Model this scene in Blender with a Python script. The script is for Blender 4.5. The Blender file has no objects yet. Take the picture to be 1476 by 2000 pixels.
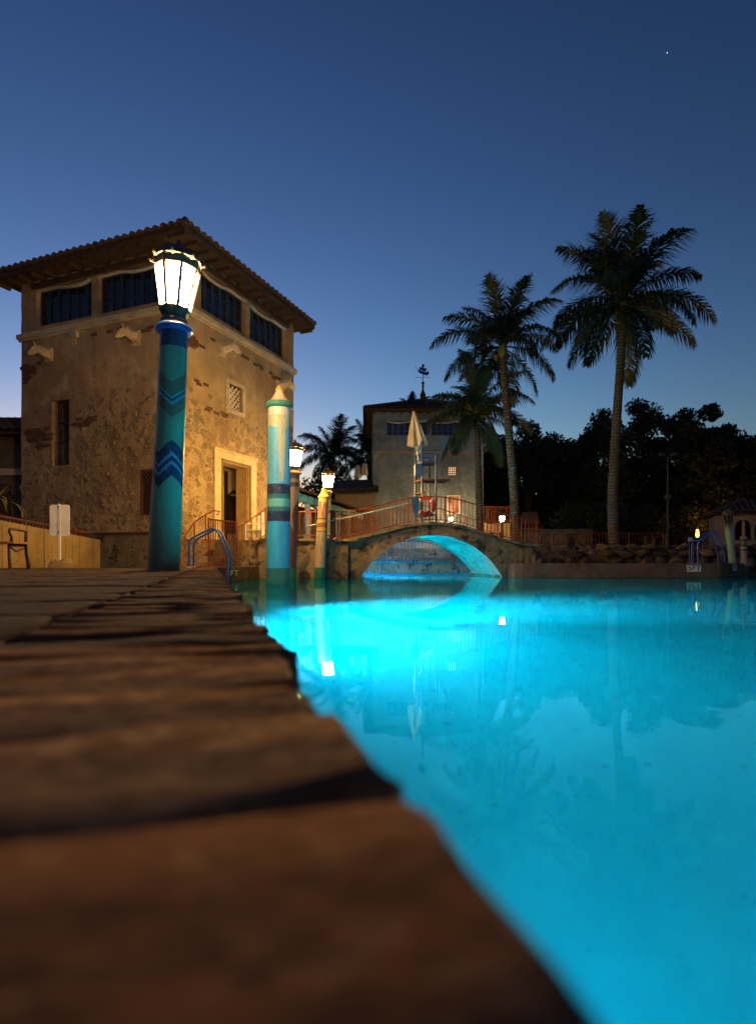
import bpy, math, random
from mathutils import Vector, Matrix
PI = math.pi
RD = random.Random(11)
S = bpy.context.scene
COL = S.collection

# ------------------------------------------------------------------ camera, sky, exposure
HC = .42                                   # lens height above the water (water is z = 0)
cam = bpy.data.cameras.new('camera')
cam_o = bpy.data.objects.new('camera', cam)
COL.objects.link(cam_o)
cam_o.location = (0, 0, HC)
cam_o.rotation_euler = (PI / 2, 0, 0)
cam.sensor_width = 36
cam.lens = 20.7
cam.shift_y = .049
cam.clip_start = .02
cam.clip_end = 3000
cam.dof.use_dof = True
cam.dof.focus_distance = 13
cam.dof.aperture_fstop = 2.2
S.camera = cam_o

w = bpy.data.worlds.new('World')
S.world = w
w.use_nodes = True
wn = w.node_tree
bg = wn.nodes['Background']
sky = wn.nodes.new('ShaderNodeTexSky')
sky.sky_type = 'NISHITA'
sky.sun_disc = False
sky.sun_elevation = math.radians(-1.0)     # the sun has just set, beyond the left tower
sky.sun_rotation = math.radians(-22)
sky.ozone_density = 3
gam = wn.nodes.new('ShaderNodeGamma')
gam.inputs[1].default_value = 1.8
tint = wn.nodes.new('ShaderNodeMix')
tint.data_type = 'RGBA'
tint.blend_type = 'MULTIPLY'
tint.inputs[0].default_value = 1
tint.inputs[7].default_value = (5.9, 3.3, 1.5, 1)
wn.links.new(sky.outputs[0], gam.inputs[0])
wn.links.new(gam.outputs[0], tint.inputs[6])
wn.links.new(tint.outputs[2], bg.inputs[0])
bg.inputs[1].default_value = 1.0

S.view_settings.view_transform = 'Standard'
S.view_settings.look = 'None'
S.view_settings.exposure = 0
S.view_settings.gamma = 1
cy = S.cycles
cy.use_denoising = True
cy.max_bounces = 10
cy.diffuse_bounces = 4
cy.glossy_bounces = 4
cy.transmission_bounces = 8
cy.transparent_max_bounces = 8
cy.sample_clamp_indirect = 60
cy.caustics_refractive = True
cy.caustics_reflective = False
cy.blur_glossy = .5

LAMP_COL = (1, .60, .24)
LAMP_L = 540                               # radiance of a lit lantern pane
POOL_COL = (.0, .65, 1)
POOL_W = 330


# ------------------------------------------------------------------ helpers
def X(px, d): return (px - 738) / 1150 * d
def Z(py, d): return HC + (1098 - py) / 1150 * d


class MB:
    def __init__(s):
        s.v, s.f, s.sm = [], [], []

    def add(s, vs, fs, smooth=False):
        o = len(s.v)
        s.v += [tuple(p) for p in vs]
        s.f += [tuple(i + o for i in f) for f in fs]
        s.sm += [smooth] * len(fs)
        return s

    def box(s, x0, x1, y0, y1, z0, z1):
        if x0 > x1: x0, x1 = x1, x0
        if y0 > y1: y0, y1 = y1, y0
        return s.add([(x0, y0, z0), (x1, y0, z0), (x1, y1, z0), (x0, y1, z0), (x0, y0, z1), (x1, y0, z1), (x1, y1, z1), (x0, y1, z1)],
                     [(3, 2, 1, 0), (4, 5, 6, 7), (0, 1, 5, 4), (1, 2, 6, 5), (2, 3, 7, 6), (3, 0, 4, 7)])

    def beam(s, p, q, w_, h_, up=(0, 0, 1)):
        p, q = Vector(p), Vector(q)
        a = (q - p).normalized()
        side = a.cross(Vector(up))
        if side.length < 1e-4: side = a.cross(Vector((1, 0, 0)))
        side = side.normalized() * w_ / 2
        u = side.cross(a).normalized() * h_ / 2
        vs = [b + i * side + j * u for b in (p, q) for i, j in ((-1, -1), (1, -1), (1, 1), (-1, 1))]
        return s.add(vs, [(0, 1, 2, 3), (7, 6, 5, 4), (0, 4, 5, 1), (1, 5, 6, 2), (2, 6, 7, 3), (3, 7, 4, 0)])

    def tube(s, pts, rad, n=8, cap=True, smooth=True):
        pts = [Vector(p) for p in pts]
        if not hasattr(rad, '__len__'): rad = [rad] * len(pts)
        ref = None
        vs = []
        for i, p in enumerate(pts):
            a = (pts[min(i + 1, len(pts) - 1)] - pts[max(i - 1, 0)]).normalized()
            if ref is None:
                ref = a.cross(Vector((0, 0, 1)))
                if ref.length < .1: ref = Vector((1, 0, 0))
            ref = (ref - a * ref.dot(a)).normalized()
            b = a.cross(ref)
            for k in range(n):
                t = 2 * PI * k / n
                vs.append(p + (ref * math.cos(t) + b * math.sin(t)) * rad[i])
        fs = []
        for i in range(len(pts) - 1):
            for k in range(n):
                k2 = (k + 1) % n
                fs.append((i * n + k, i * n + k2, (i + 1) * n + k2, (i + 1) * n + k))
        s.add(vs, fs, smooth)
        if cap:
            s.add(vs[:n], [tuple(range(n))[::-1]])
            s.add(vs[-n:], [tuple(range(n))])
        return s

    def lathe(s, prof, n=24, c=(0, 0, 0), smooth=True, a0=0.0):
        vs = [(c[0] + r * math.cos(2 * PI * (k + a0) / n), c[1] + r * math.sin(2 * PI * (k + a0) / n), c[2] + z) for r, z in prof for k in range(n)]
        fs = []
        for i in range(len(prof) - 1):
            for k in range(n):
                k2 = (k + 1) % n
                fs.append((i * n + k, i * n + k2, (i + 1) * n + k2, (i + 1) * n + k))
        s.add(vs, fs, smooth)
        return s

    def prism(s, pts, z0, z1, top=True):
        n = len(pts)
        vs = [(p[0], p[1], z0) for p in pts] + [(p[0], p[1], z1) for p in pts]
        s.add(vs, [(i, (i + 1) % n, n + (i + 1) % n, n + i) for i in range(n)])
        if top:
            s.add(vs[n:], [tuple(range(n))])
            s.add(vs[:n], [tuple(range(n))[::-1]])
        return s

    def map(s, fn):
        s.v = [tuple(fn(*p)) for p in s.v]
        return s

    def mesh(s, name, m=None):
        me = bpy.data.meshes.new(name)
        me.from_pydata(s.v, [], s.f)
        me.polygons.foreach_set('use_smooth', s.sm)
        if m: me.materials.append(m)
        me.update()
        return me

    def build(s, name, m, parent=None, loc=(0, 0, 0)):
        return link(name, s.mesh(name, m), parent, loc)


def link(name, me, parent=None, loc=(0, 0, 0), rot=(0, 0, 0), sc=(1, 1, 1)):
    o = bpy.data.objects.new(name, me)
    COL.objects.link(o)
    o.location, o.rotation_euler, o.scale = loc, rot, sc
    if parent: o.parent = parent
    return o


def tag(o, label, cat, group=None):
    o['label'], o['category'] = label, cat
    if group: o['group'] = group
    return o


def thing(name, label, cat, loc=(0, 0, 0), rz=0, group=None):
    o = link(name, None, None, loc, (0, 0, rz))
    o.empty_display_size = .2
    return tag(o, label, cat, group)


def structure(o, kind='structure'):
    o['kind'] = kind
    return o


def copy_tree(o, parent=None):
    c = o.copy()
    COL.objects.link(c)
    c.parent = parent
    for ch in list(o.children): copy_tree(ch, c)
    return c


# ------------------------------------------------------------------ materials
def new_mat(name):
    m = bpy.data.materials.new(name)
    m.use_nodes = True
    return m, m.node_tree, m.node_tree.nodes['Principled BSDF']


def noise(nt, scale, off=0, detail=4, vec=None, rough=.6):
    n = nt.nodes.new('ShaderNodeTexNoise')
    n.inputs['Scale'].default_value = scale
    n.inputs['Detail'].default_value = detail
    n.inputs['Roughness'].default_value = rough
    if vec is None:
        tc = nt.nodes.new('ShaderNodeTexCoord')
        vec = tc.outputs['Object']
    mp = nt.nodes.new('ShaderNodeMapping')
    mp.inputs['Location'].default_value = (off * 7.3, off * 3.1, off * 5.7)
    nt.links.new(vec, mp.inputs[0])
    nt.links.new(mp.outputs[0], n.inputs['Vector'])
    return n.outputs['Fac']


def ramp01(nt, sock, lo, hi):
    r = nt.nodes.new('ShaderNodeMapRange')
    r.inputs[1].default_value, r.inputs[2].default_value = lo, hi
    nt.links.new(sock, r.inputs[0])
    return r.outputs[0]


def mixc(nt, fac, a, b):
    m = nt.nodes.new('ShaderNodeMix')
    m.data_type = 'RGBA'
    for s_, i in ((a, 6), (b, 7)):
        if hasattr(s_, 'is_linked'): nt.links.new(s_, m.inputs[i])
        else: m.inputs[i].default_value = (*s_, 1)
    if hasattr(fac, 'is_linked'): nt.links.new(fac, m.inputs[0])
    else: m.inputs[0].default_value = fac
    return m.outputs[2]


def math_(nt, op, a, b=0.0, c=None):
    m = nt.nodes.new('ShaderNodeMath')
    m.operation = op
    for i, v in enumerate((a, b) if c is None else (a, b, c)):
        if hasattr(v, 'is_linked'): nt.links.new(v, m.inputs[i])
        else: m.inputs[i].default_value = v
    return m.outputs[0]


def bump(nt, bs, sock, strength, dist=.02, normal=None):
    b = nt.nodes.new('ShaderNodeBump')
    b.inputs['Strength'].default_value = strength
    b.inputs['Distance'].default_value = dist
    nt.links.new(sock, b.inputs['Height'])
    if normal: nt.links.new(normal, b.inputs['Normal'])
    nt.links.new(b.outputs[0], bs.inputs['Normal'])
    return b.outputs[0]


def layered(name, c0, layers=(), rough=.8, bumps=(), metal=0, spec=.3):
    """base colour plus noise-masked layers (colour, scale, lo, hi); bumps (scale, strength, distance)"""
    m, nt, bs = new_mat(name)
    col = c0
    for i, (c, sc, lo, hi) in enumerate(layers):
        col = mixc(nt, ramp01(nt, noise(nt, sc, i + 1 + len(name) % 5), lo, hi), col, c)
    if hasattr(col, 'is_linked'): nt.links.new(col, bs.inputs['Base Color'])
    else: bs.inputs['Base Color'].default_value = (*col, 1)
    bs.inputs['Roughness'].default_value = rough
    bs.inputs['Metallic'].default_value = metal
    bs.inputs['Specular IOR Level'].default_value = spec
    nrm = None
    for sc, st, di in bumps:
        nrm = bump(nt, bs, noise(nt, sc, 9), st, di, nrm)
    return m


def emit(name, col, st):
    m, nt, bs = new_mat(name)
    bs.inputs['Base Color'].default_value = (.8, .8, .8, 1)
    bs.inputs['Emission Color'].default_value = (*col, 1)
    bs.inputs['Emission Strength'].default_value = st
    return m


M = {}
M['dark_iron'] = layered('dark_iron', (.035, .03, .028), [((.07, .05, .04), 12, .5, .7)], .45, [(60, .2, .004)], .6)
M['lantern_metal'] = layered('lantern_metal', (.13, .105, .08), [((.07, .056, .045), 14, .45, .7), ((.20, .24, .24), 9, .6, .75)], .6, [(40, .3, .004)], .15)
M['blue_paint'] = layered('blue_paint', (.012, .06, .27), [((.02, .09, .36), 5, .4, .7)], .35, [(40, .1, .003)], 0, .5)
M['gate_blue'] = layered('gate_blue', (.012, .09, .17), [((.02, .12, .2), 5, .4, .7)], .4)
M['blue_wood'] = layered('blue_wood', (.014, .035, .10), [((.03, .06, .15), 6, .4, .7)], .6, [(30, .2, .004)])
M['rust_paint'] = layered('rust_paint', (.20, .043, .016), [((.09, .026, .013), 7, .45, .7)], .5, [(50, .2, .003)])
M['white_paint'] = layered('white_paint', (.72, .70, .66), [((.5, .46, .4), 5, .5, .8)], .55, [(50, .1, .003)])
M['grey_paint'] = layered('grey_paint', (.30, .32, .32), [((.2, .21, .2), 5, .5, .8)], .6)
M['cream_stone'] = layered('cream_stone', (.56, .46, .31), [((.42, .33, .21), 3, .4, .7), ((.30, .23, .15), 11, .58, .75)], .85, [(30, .4, .01), (8, .3, .02)])
M['canvas'] = layered('canvas', (.50, .45, .37), [((.36, .32, .26), 4, .4, .7)], .9, [(18, .3, .01)])
M['brick'] = layered('brick', (.17, .072, .042), [((.09, .045, .03), 5, .4, .7), ((.27, .17, .105), 17, .6, .75)], .9, [(60, .5, .006)])
M['mortar'] = layered('mortar', (.15, .10, .065), [((.07, .05, .036), 9, .4, .7)], .95, [(40, .5, .01)])
M['tile'] = layered('tile', (.13, .075, .05), [((.07, .045, .034), 4, .4, .65), ((.20, .125, .085), 9, .55, .75), ((.04, .04, .035), 6, .58, .7)], .85, [(40, .4, .006)])
M['timber'] = layered('timber', (.085, .052, .03), [((.045, .03, .018), 5, .4, .7)], .75, [(24, .4, .006)])
M['dark_wood'] = layered('dark_wood', (.10, .035, .02), [((.06, .025, .015), 6, .4, .7)], .7, [(24, .3, .004)])
M['warm_wood'] = layered('warm_wood', (.36, .18, .07), [((.22, .10, .04), 7, .4, .7)], .6, [(30, .3, .003)])
M['interior'] = layered('interior', (.09, .075, .06), [((.05, .04, .035), 2, .4, .7)], .9)
M['reveal'] = layered('reveal', (.42, .30, .14), [((.32, .22, .10), 4, .4, .7)], .8, [(14, .3, .01)])
M['glass_dark'] = layered('glass_dark', (.012, .014, .018), [], .12, (), 0, .6)
M['gilt'] = layered('gilt', (.2, .14, .07), [((.08, .05, .03), 30, .45, .6)], .6, [(60, .6, .01)])
M['bark'] = layered('bark', (.085, .066, .048), [((.05, .04, .03), 6, .4, .7)], .9, [(14, .6, .02)])
m, nt, bs = new_mat('palm_bark')
tc = nt.nodes.new('ShaderNodeTexCoord')
wv = nt.nodes.new('ShaderNodeTexWave')
wv.bands_direction = 'Z'
wv.inputs['Scale'].default_value = 2.6
wv.inputs['Distortion'].default_value = 2.5
wv.inputs['Detail'].default_value = 3
nt.links.new(tc.outputs['Object'], wv.inputs['Vector'])
c = mixc(nt, ramp01(nt, wv.outputs['Fac'], .1, .5), (.035, .028, .021), (.10, .08, .06))
c = mixc(nt, ramp01(nt, noise(nt, 3, 2), .45, .7), c, (.06, .048, .035))
nt.links.new(c, bs.inputs['Base Color'])
bs.inputs['Roughness'].default_value = .9
bump(nt, bs, wv.outputs['Fac'], .8, .03)
M['palm_bark'] = m
M['leaf'] = layered('leaf', (.012, .026, .009), [((.024, .038, .013), .6, .4, .65)], .6)
M['palm_leaf'] = layered('palm_leaf', (.014, .036, .011), [((.030, .040, .012), 1.4, .45, .7), ((.018, .04, .013), 3, .5, .7)], .5, (), 0, .4)
M['palm_stem'] = layered('palm_stem', (.14, .16, .05), [], .5)
M['coconut'] = layered('coconut', (.10, .09, .03), [], .6)
M['yucca_leaf'] = layered('yucca_leaf', (.12, .13, .03), [((.07, .09, .02), 5, .4, .7)], .5)
M['red_plastic'] = layered('red_plastic', (.52, .03, .02), [((.4, .02, .02), 5, .4, .7)], .4, (), 0, .5)
M['steel'] = layered('steel', (.45, .46, .48), [], .35, (), .8)
M['black'] = layered('black', (.012, .012, .012), [], .5)
M['blue_net'] = layered('blue_net', (.015, .06, .20), [((.03, .1, .3), 30, .45, .6)], .8)
M['pole_paint'] = layered('pole_paint', (.20, .36, .46), [], .4, (), 0, .5)
M['soil'] = layered('soil', (.07, .055, .035), [((.10, .08, .05), 3, .4, .7)], .95, [(9, .6, .03)])
M['ground'] = layered('ground', (.13, .095, .065), [((.08, .06, .045), .7, .4, .7), ((.17, .13, .09), 3, .5, .75)], .9, [(12, .5, .01)])
M['terrace'] = layered('terrace', (.26, .19, .125), [((.12, .09, .06), 1.5, .42, .7), ((.32, .25, .17), 5, .5, .75)], .9, [(14, .5, .01)])
M['coral_stone'] = layered('coral_stone', (.20, .088, .04), [((.11, .048, .025), 9, .42, .6), ((.30, .16, .08), 15, .52, .68), ((.05, .03, .022), 22, .58, .7)], .95, [(26, .6, .006), (90, .4, .002)], 0, .1)
M['coral_dark'] = layered('coral_dark', (.13, .06, .032), [((.065, .034, .02), 9, .42, .6), ((.22, .115, .06), 16, .52, .68), ((.04, .026, .02), 22, .58, .7)], .95, [(26, .6, .006), (90, .4, .002)], 0, .1)
M['coral_pale'] = layered('coral_pale', (.28, .155, .075), [((.14, .07, .035), 9, .42, .6), ((.38, .235, .125), 16, .52, .68), ((.06, .038, .026), 24, .6, .7)], .95, [(26, .6, .006), (90, .4, .002)], 0, .1)
M['slab_stone'] = layered('slab_stone', (.072, .049, .036), [((.04, .028, .022), 4.0, .4, .65), ((.12, .08, .055), 6, .5, .72), ((.025, .018, .015), 20, .58, .7)], .95, [(26, .6, .006), (90, .4, .002)], 0, .1)
M['slab_dark'] = layered('slab_dark', (.052, .036, .028), [((.03, .026, .021), 3.4, .4, .65), ((.10, .06, .042), 8, .5, .72)], .95, [(26, .6, .006), (90, .4, .002)], 0, .1)
M['joint'] = layered('joint', (.06, .036, .026), [((.10, .06, .042), 8, .4, .7)], .95, [(40, .6, .01)])
M['concrete'] = layered('concrete', (.28, .19, .095), [((.19, .13, .065), 1.6, .4, .7), ((.11, .08, .045), 9, .6, .75)], .85, [(26, .4, .006), (5, .2, .01)])
M['mossy_stone'] = layered('mossy_stone', (.23, .17, .10), [((.13, .10, .065), 2.2, .4, .65), ((.024, .022, .017), 2.6, .54, .62), ((.03, .03, .022), 7, .58, .68), ((.12, .105, .06), 1.1, .5, .7)], .9, [(7, .5, .03), (24, .6, .015)])
M['soffit_stone'] = layered('soffit_stone', (.42, .40, .34), [((.26, .25, .2), 4, .45, .65), ((.10, .11, .08), 9, .58, .7)], .9, [(6, .7, .05), (22, .8, .02)])
M['bank_stone'] = layered('bank_stone', (.13, .072, .046), [((.08, .048, .034), 2.5, .4, .65), ((.17, .115, .08), 6, .52, .72)], .8, [(9, .4, .02), (40, .4, .005)])
M['rock'] = layered('rock', (.10, .078, .053), [((.045, .038, .028), 2.6, .42, .62), ((.03, .03, .025), 5, .58, .66)], .95, [(6, .7, .05), (22, .6, .02)])
M['plaster_pool'] = layered('plaster_pool', (.07, .45, .47), [((.055, .36, .39), .8, .4, .7), ((.06, .41, .43), 3, .5, .72), ((.04, .28, .31), 11, .62, .74)], .8, [(9, .25, .02), (50, .3, .004)])
M['lit_pane'] = emit('lit_pane', LAMP_COL, LAMP_L)
M['lit_pane_far'] = emit('lit_pane_far', LAMP_COL, 230)
M['lit_pane_near'] = emit('lit_pane_near', LAMP_COL, 1500)
M['lit_pane_mid'] = emit('lit_pane_mid', (1, .56, .12), 900)
M['amber_glow'] = emit('amber_glow', (1, .42, .07), 7)
M['mast'] = layered('mast', (.085, .09, .10), [((.06, .06, .065), 5, .4, .7)], .5)
M['uplight'] = emit('uplight', (1, .40, .08), 160)
M['uplight_strong'] = emit('uplight_strong', (1, .32, .05), 420)
M['pool_lens'] = emit('pool_lens', (.25, .75, 1), 6)
M['vent_glow'] = emit('vent_glow', (1, .66, .42), 1.6)
M['house_glow'] = emit('house_glow', (1, .6, .2), 1.1)


def wall_material(name, base, stain, pale, pit, stone, zlow, zhigh):
    """weathered plaster over rubble: stones show where the plaster has gone"""
    m, nt, bs = new_mat(name)
    c = mixc(nt, ramp01(nt, noise(nt, .45, 2, 5), .42, .66), base, stain)
    c = mixc(nt, ramp01(nt, noise(nt, 1.3, 4, 6), .5, .72), c, pale)
    c = mixc(nt, math_(nt, 'MULTIPLY', ramp01(nt, noise(nt, 3.2, 6, 6), .5, .68), .55), c, stain)
    tc = nt.nodes.new('ShaderNodeTexCoord')
    sep = nt.nodes.new('ShaderNodeSeparateXYZ')
    nt.links.new(tc.outputs['Object'], sep.inputs[0])
    zone = math_(nt, 'ADD', ramp01(nt, sep.outputs[2], zhigh, zlow), math_(nt, 'MULTIPLY_ADD', noise(nt, .6, 8, 4), 1.6, -.95))
    zone = ramp01(nt, zone, .35, .6)
    wob = nt.nodes.new('ShaderNodeTexNoise')
    wob.inputs['Scale'].default_value = 2.5
    nt.links.new(tc.outputs['Object'], wob.inputs['Vector'])
    vm = nt.nodes.new('ShaderNodeVectorMath')
    vm.operation = 'MULTIPLY_ADD'
    nt.links.new(wob.outputs['Color'], vm.inputs[0])
    vm.inputs[1].default_value = (.35, .35, .35)
    nt.links.new(tc.outputs['Object'], vm.inputs[2])
    vo = nt.nodes.new('ShaderNodeTexVoronoi')
    vo.feature = 'DISTANCE_TO_EDGE'
    vo.inputs['Scale'].default_value = 3.3
    nt.links.new(vm.outputs[0], vo.inputs['Vector'])
    face = ramp01(nt, vo.outputs['Distance'], .03, .11)
    vc = nt.nodes.new('ShaderNodeTexVoronoi')
    vc.inputs['Scale'].default_value = 3.3
    nt.links.new(vm.outputs[0], vc.inputs['Vector'])
    sepc = nt.nodes.new('ShaderNodeSeparateColor')
    nt.links.new(vc.outputs['Color'], sepc.inputs[0])
    some = ramp01(nt, sepc.outputs[0], .35, .7)
    sf = math_(nt, 'MULTIPLY', math_(nt, 'MULTIPLY', face, zone), some)
    c = mixc(nt, math_(nt, 'MULTIPLY', sf, .75), c, stone)
    fine = ramp01(nt, noise(nt, 24, 3, 6, None, .7), .52, .6)
    pz = math_(nt, 'MULTIPLY_ADD', zone, .7, .16)
    drip = nt.nodes.new('ShaderNodeMapping')
    drip.inputs['Scale'].default_value = (2.2, 2.2, .16)
    nt.links.new(tc.outputs['Object'], drip.inputs[0])
    c = mixc(nt, math_(nt, 'MULTIPLY', ramp01(nt, noise(nt, 1.6, 1, 6, drip.outputs[0]), .52, .7), .5), c, stain)
    c = mixc(nt, math_(nt, 'MULTIPLY', fine, pz), c, pit)
    nt.links.new(c, bs.inputs['Base Color'])
    bs.inputs['Roughness'].default_value = .9
    bs.inputs['Specular IOR Level'].default_value = .2
    h = math_(nt, 'MULTIPLY_ADD', sf, -.6, noise(nt, 5, 5, 6))
    nrm = bump(nt, bs, h, .9, .05)
    bump(nt, bs, noise(nt, 26, 5, 6), .9, .03, nrm)
    return m


M['old_wall'] = wall_material('old_wall', (.46, .335, .19), (.28, .19, .11), (.55, .42, .265), (.10, .07, .042), (.23, .165, .10), 4.2, 7.2)
M['pale_wall'] = wall_material('pale_wall', (.215, .285, .315), (.11, .145, .16), (.29, .365, .39), (.055, .07, .066), (.16, .21, .205), -3, -1)

# water: a clear refracting sheet with the faintest long-exposure ripple
m, nt, bs = new_mat('water')
nt.nodes.remove(bs)
gl = nt.nodes.new('ShaderNodeBsdfGlass')
gl.inputs['IOR'].default_value = 1.33
gl.inputs['Roughness'].default_value = .0
gl.inputs['Color'].default_value = (.40, .97, 1, 1)
bp = nt.nodes.new('ShaderNodeBump')
bp.inputs['Strength'].default_value = .05
bp.inputs['Distance'].default_value = .02
nt.links.new(noise(nt, 3.0, 1, 3), bp.inputs['Height'])
nt.links.new(bp.outputs[0], gl.inputs['Normal'])
nt.links.new(gl.outputs[0], nt.nodes['Material Output'].inputs[0])
M['water'] = m


def banded(name, stops, zmin, zmax, amp_lo=0.0, amp_hi=0.0, zswitch=0.0, lobes=4, phase=0.0, drip=None, wave=None, rough=.45, ztop=99.0, foot=None):
    """painted post: colour bands over height, bent into chevrons round the post"""
    m, nt, bs = new_mat(name)
    tc = nt.nodes.new('ShaderNodeTexCoord')
    sep = nt.nodes.new('ShaderNodeSeparateXYZ')
    nt.links.new(tc.outputs['Object'], sep.inputs[0])
    ang = math_(nt, 'ARCTAN2', sep.outputs[1], sep.outputs[0])
    per = 2 * PI / lobes
    tri = math_(nt, 'PINGPONG', math_(nt, 'ADD', ang, phase), per / 2)
    tri = math_(nt, 'MULTIPLY', tri, 2 / per)
    amp = math_(nt, 'MULTIPLY_ADD', math_(nt, 'GREATER_THAN', sep.outputs[2], zswitch), amp_hi - amp_lo, amp_lo)
    amp = math_(nt, 'MULTIPLY', amp, math_(nt, 'LESS_THAN', sep.outputs[2], ztop))
    h = math_(nt, 'MULTIPLY_ADD', tri, amp, sep.outputs[2])
    h = math_(nt, 'MULTIPLY_ADD', noise(nt, 9, 3, 2), .012, h)
    fac = ramp01(nt, h, zmin, zmax)
    cr = nt.nodes.new('ShaderNodeValToRGB')
    cr.color_ramp.interpolation = 'CONSTANT'
    el = cr.color_ramp.elements
    while len(el) < len(stops): el.new(.5)
    for e, (z, c) in zip(el, stops):
        e.position = max(0, min(1, (z - zmin) / (zmax - zmin)))
        e.color = (*c, 1)
    nt.links.new(fac, cr.inputs[0])
    col = cr.outputs[0]
    if drip:                                     # runs of paint down the post: (z_top, length, colour, z_limit)
        z0, ln, dc, lob, ph = drip
        cs = math_(nt, 'COSINE', math_(nt, 'ADD', math_(nt, 'MULTIPLY', ang, lob), ph))
        d = math_(nt, 'POWER', ramp01(nt, cs, .62, .98), .45)
        lim = math_(nt, 'MULTIPLY_ADD', d, -ln, math_(nt, 'MULTIPLY_ADD', noise(nt, 3, 4, 2), .3, z0 - .15))
        f = math_(nt, 'MULTIPLY', math_(nt, 'GREATER_THAN', sep.outputs[2], lim), math_(nt, 'LESS_THAN', sep.outputs[2], z0 + .22))
        col = mixc(nt, f, col, dc)
    if wave:                                     # a wavering flame: (z0, z1, colour, angle)
        z0, z1, wc, a0 = wave
        rel = ramp01(nt, sep.outputs[2], z0, z1)
        cen = math_(nt, 'MULTIPLY_ADD', math_(nt, 'SINE', math_(nt, 'MULTIPLY', sep.outputs[2], 5.5)), .35, a0)
        dist = math_(nt, 'ABSOLUTE', math_(nt, 'SUBTRACT', ang, cen))
        f = math_(nt, 'MULTIPLY', math_(nt, 'LESS_THAN', dist, math_(nt, 'MULTIPLY', rel, 1.1)), math_(nt, 'LESS_THAN', sep.outputs[2], z1))
        col = mixc(nt, f, col, wc)
    col = mixc(nt, math_(nt, 'MULTIPLY', ramp01(nt, noise(nt, 4, 2, 6), .5, .75), .3), col, (.12, .11, .08))
    col = mixc(nt, math_(nt, 'MULTIPLY', ramp01(nt, noise(nt, 22, 5, 5), .6, .65), .75), col, (.22, .21, .17))
    stk = nt.nodes.new('ShaderNodeMapping')
    stk.inputs['Scale'].default_value = (9, 9, .5)
    nt.links.new(tc.outputs['Object'], stk.inputs[0])
    col = mixc(nt, math_(nt, 'MULTIPLY', ramp01(nt, noise(nt, 1.5, 3, 5, stk.outputs[0]), .48, .72), .4), col, (.10, .10, .075))
    if foot:  # olive brown towards the foot: the deck edge's shade put into the paint colour
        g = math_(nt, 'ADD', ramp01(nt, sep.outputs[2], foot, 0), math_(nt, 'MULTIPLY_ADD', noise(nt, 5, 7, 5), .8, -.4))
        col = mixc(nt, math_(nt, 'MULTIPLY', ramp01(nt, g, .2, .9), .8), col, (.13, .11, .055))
    nt.links.new(col, bs.inputs['Base Color'])
    bs.inputs['Roughness'].default_value = rough
    nrm = bump(nt, bs, noise(nt, 7, 5, 5), .6, .03)
    bump(nt, bs, noise(nt, 45, 5, 4), .5, .006, nrm)
    return m


# ------------------------------------------------------------------ the pool, ground, deck
EDGE = Vector((-.2717, .9623))             # the coping runs from the lens away to the left
RZ = math.atan2(.2717, .9623)
def deck_pt(x, y): return (.10 + .9623 * x - .2717 * y, .2717 * x + .9623 * y)
L = Vector((-.46, 16.1)); F = Vector((.981, .196)); Wd = Vector((-.2, .98))
def br(t, s=0.0): return L + F * t + Wd * s
Rp = br(4.09)
A0 = deck_pt(0, -7); B0 = deck_pt(0, 14.1)
pool = [A0, B0, (-3.20, 14.25), (-3.16, 15.53), tuple(L), tuple(br(0, 2.5)), (-2.6, 19.3), (-2.6, 26), (6, 26.6), (6, 20.3), tuple(br(4.09, 2.5)), tuple(Rp),
        (3.9, 17.0), (9.56, 16.6), (11.8, 19.0), (12.0, 24.6), (27, 26), (30, -7)]


def poly_sheet(outer, hole, z, name, m):
    import bmesh
    bm = bmesh.new()
    for ring in [outer] + ([hole] if hole else []):
        vs = [bm.verts.new((p[0], p[1], z)) for p in ring]
        for i in range(len(vs)): bm.edges.new((vs[i], vs[(i + 1) % len(vs)]))
    bmesh.ops.triangle_fill(bm, use_beauty=True, use_dissolve=False, edges=bm.edges[:])
    for f in bm.faces:
        f.normal_update()
        if f.normal.z < 0: f.normal_flip()
    me = bpy.data.meshes.new(name)
    bm.to_mesh(me)
    bm.free()
    me.materials.append(m)
    return structure(link(name, me))


poly_sheet([(-500, -500), (500, -500), (500, 900), (-500, 900)], pool, .2, 'ground', M['ground'])
poly_sheet(pool, None, -1.5, 'pool_floor', M['plaster_pool'])
pw = MB()
n = len(pool)
for i in range(n):
    a, b = pool[i], pool[(i + 1) % n]
    pw.add([(*a, -1.6), (*b, -1.6), (*b, -.03), (*a, -.03)], [(0, 1, 2, 3)])
structure(pw.build('pool_wall', M['plaster_pool']))
structure(poly_sheet(pool, None, 0, 'water', M['water']))

deck = link('deck', MB().box(-16, -.015, -7, 14.08, -.05, .286).mesh('deck', M['joint']), None, (.10, 0, 0), (0, 0, RZ))
structure(deck)


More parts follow.
